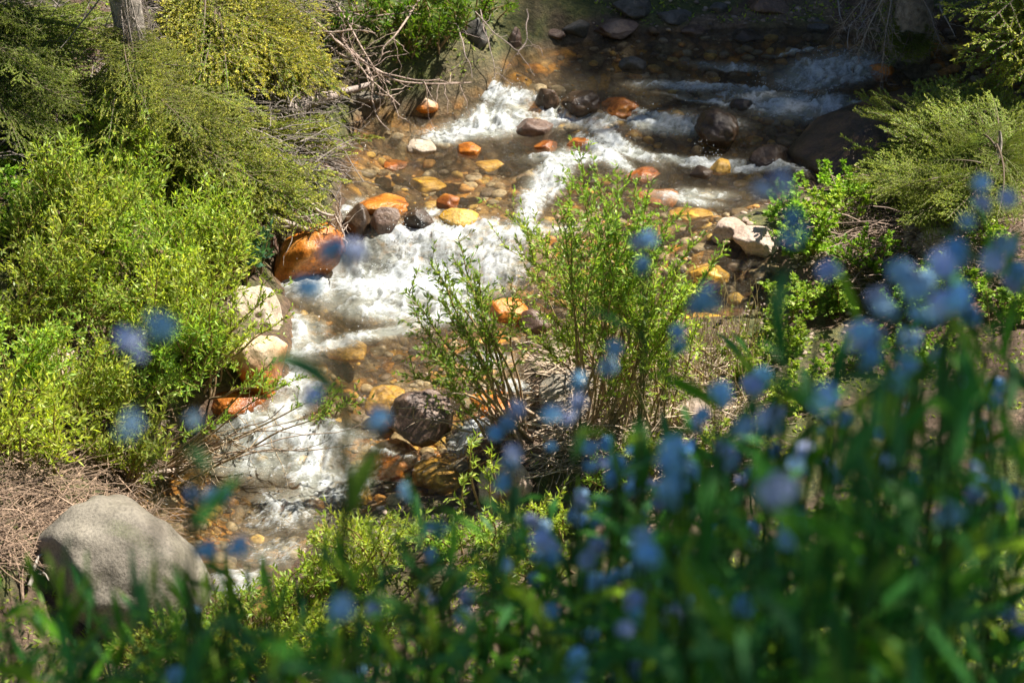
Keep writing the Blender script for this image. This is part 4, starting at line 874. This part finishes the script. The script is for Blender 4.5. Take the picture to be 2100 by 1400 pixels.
heads = [(1450,610),(1260,715),(1390,680),(1935,540),(1960,520),(1880,600),(1850,560),(1960,610),(1900,575),(1890,640),(1800,610),(1805,630),(1785,690),(1770,680),(1860,690),(1930,735),(1990,780),(2045,790),(1860,745),(1935,820),(1480,805),(1590,845),(1575,855),(1690,820),(1440,850),(1430,870),(1530,880),(1800,890),(1810,950),(1870,980),(1800,960),(1245,910),(1210,920),(1265,950),(1300,965),(1380,915),(1400,920),(1390,950),(1490,920),(1495,945),(1440,980),(1520,985),(1540,970),(1370,1005),(1380,1030),(1190,1035),(1090,1070),(1110,1110),(1225,1065),(1450,1075),(1630,1065),(1390,1115),(1320,1110),(1225,1120),(1380,1135),(1310,1165),(1240,1190),(1215,1195),(1095,1190),(1425,1180),(1420,1165),(1300,1235),(1130,1255),(1210,1290),(1280,1290),(1400,1235),(1450,1268),(1525,1245),(1520,1305),(1600,1050),(1765,1165),(1300,1370),(1200,1370),(1180,1390),(770,1360),(740,1375),(700,1245),(765,1245),(400,1255),(395,1380),(360,1385),(2080,1010),(2050,1000),(1960,1045),(995,1330),(870,1215),(1050,930),(1130,915),(1040,870),(1780,1230),(2060,500),(2090,560),(1700,560),(1990,650),(1650,930)]
heads += [(int(rng.normal(1330, 130)), int(rng.uniform(890, 1390))) for _ in range(40)]+[(int(rng.uniform(1450, 2090)), int(rng.uniform(760, 1300))) for _ in range(16)]
LAB = 'bluebell of the dense blurred thicket filling the lower right corner'
for k, (x, y) in enumerate(heads):
    yy = 1.4+1.1*rng.random() if y > 700 else 1.5+.5*rng.random()
    if k >= len(heads)-50 or (k % 3 == 0 and y > 880): yy = rng.uniform(2.0, 2.75)
    if x < 1000: lab, gr = 'bluebell among the dark plants along the lower left edge', 'bluebells along the lower left edge'
    else: lab, gr = 'bluebell of the lower right thicket, '+zone(x, y, [1200, 1350, 1480, 1620, 1800, 1950], [640, 760, 900, 1000, 1120, 1240], ['left end', 'below the middle willow', 'right of the middle willow', 'beside the sharp round flower ball', 'below the right bank herbs', 'below the right hand spruce', 'at the right edge'], ['topmost,', 'second tier,', 'upper middle,', 'middle,', 'lower middle,', 'low,', 'lowest,']), 'bluebells of the lower right thicket'
    ex = [(x+rng.uniform(-25, 25), y+rng.uniform(8, 40))] if rng.random() < .5 else []
    bluebell(lab, [(x, y)]+ex, yy, 400+k, gr, nleaf=13, lsize=1.15 if x > 1300 else 1, hs=rng.uniform(.006, .011), nf=int(rng.integers(9, 15)), fr=rng.uniform(.0062, .0082))
# leafy stems without flowers that fill the near bank
def leafy(px, py, y, seed, label, group, size=1.0, tint=1.0, nleaf=15):
    r = np.random.default_rng(seed); t0 = on_depth(px, py, y); fx, fy = t0[0]+r.normal()*.05, t0[1]; b = np.array([fx, fy, gz(fx, fy)-.02])
    root = empty('leafy_plant', tuple(b), label, 'plant', group); ms, ml = MB(), MB()
    ax = wob(bez(b*0, (t0-b)*[.3, .3, .6], t0-b, 16), .008, r); tube(ms, ax, .003, .0012, 5, (.10, .06, .03) if r.random() < .3 else (.04, .10, .02))
    for k in range(nleaf):
        t = .1+.9*k/(nleaf-1); i = int(t*15); an = k*2.4+r.normal()*.5; L = (.15*(1-.5*t))*size*r.uniform(.7, 1.25)
        long_leaf(ml, ax[i], (math.cos(an), math.sin(an), r.uniform(.6, 2.0)), L, L*.16, BL[r.integers(5)]*tint*r.uniform(.6, 1.4), r.uniform(0, .5), r)
    ms.build('stem', M['bell'], root); ml.build('leaves', M['bell'], root)
def skyline(x):
    return np.interp(x, [0, 60, 130, 200, 300, 420, 560, 640, 760, 900, 1000, 1100, 1250, 1400, 1500, 1560, 1700, 1800, 1900, 2000, 2100],
                        [1180, 1200, 1140, 1230, 1240, 1200, 1190, 1180, 1120, 1060, 1050, 1080, 960, 900, 720, 690, 640, 640, 560, 500, 420])
LL = 'dark leafy plant of the near bank'; LR = 'blurred broad-leaved plant of the right thicket'
for k in range(290):
    x = rng.uniform(-60, 2160) if k < 250 else rng.uniform(-60, 700); top = skyline(x); f = rng.random()**1.3; y = top+15+f*(1400-top)
    yy = ((2.1 if 1000 < x < 1560 else 1.75)+1.0*rng.random()) if rng.random() > .2 or y < top+180 else 1.25+.4*rng.random()
    right = x > 1300
    leafy(x, y, yy, 700+k, (LR if right else LL)+', '+zone(x, y, [300, 600, 900, 1150, 1500, 1700, 1900], [800, 1000, 1200, 1300], ['below the large grey boulder', 'below the lower white pool', 'below the golden pool', 'below the cream boulder', 'below the middle willow', 'below the dry stalks', 'below the right bank herbs', 'below the right hand spruce'], ['highest', 'high', 'midway', 'low', 'lowest']), 'leafy plants of the right thicket' if right else 'leafy plants along the bottom', size=1.25 if right else 1.0, tint=1.0)
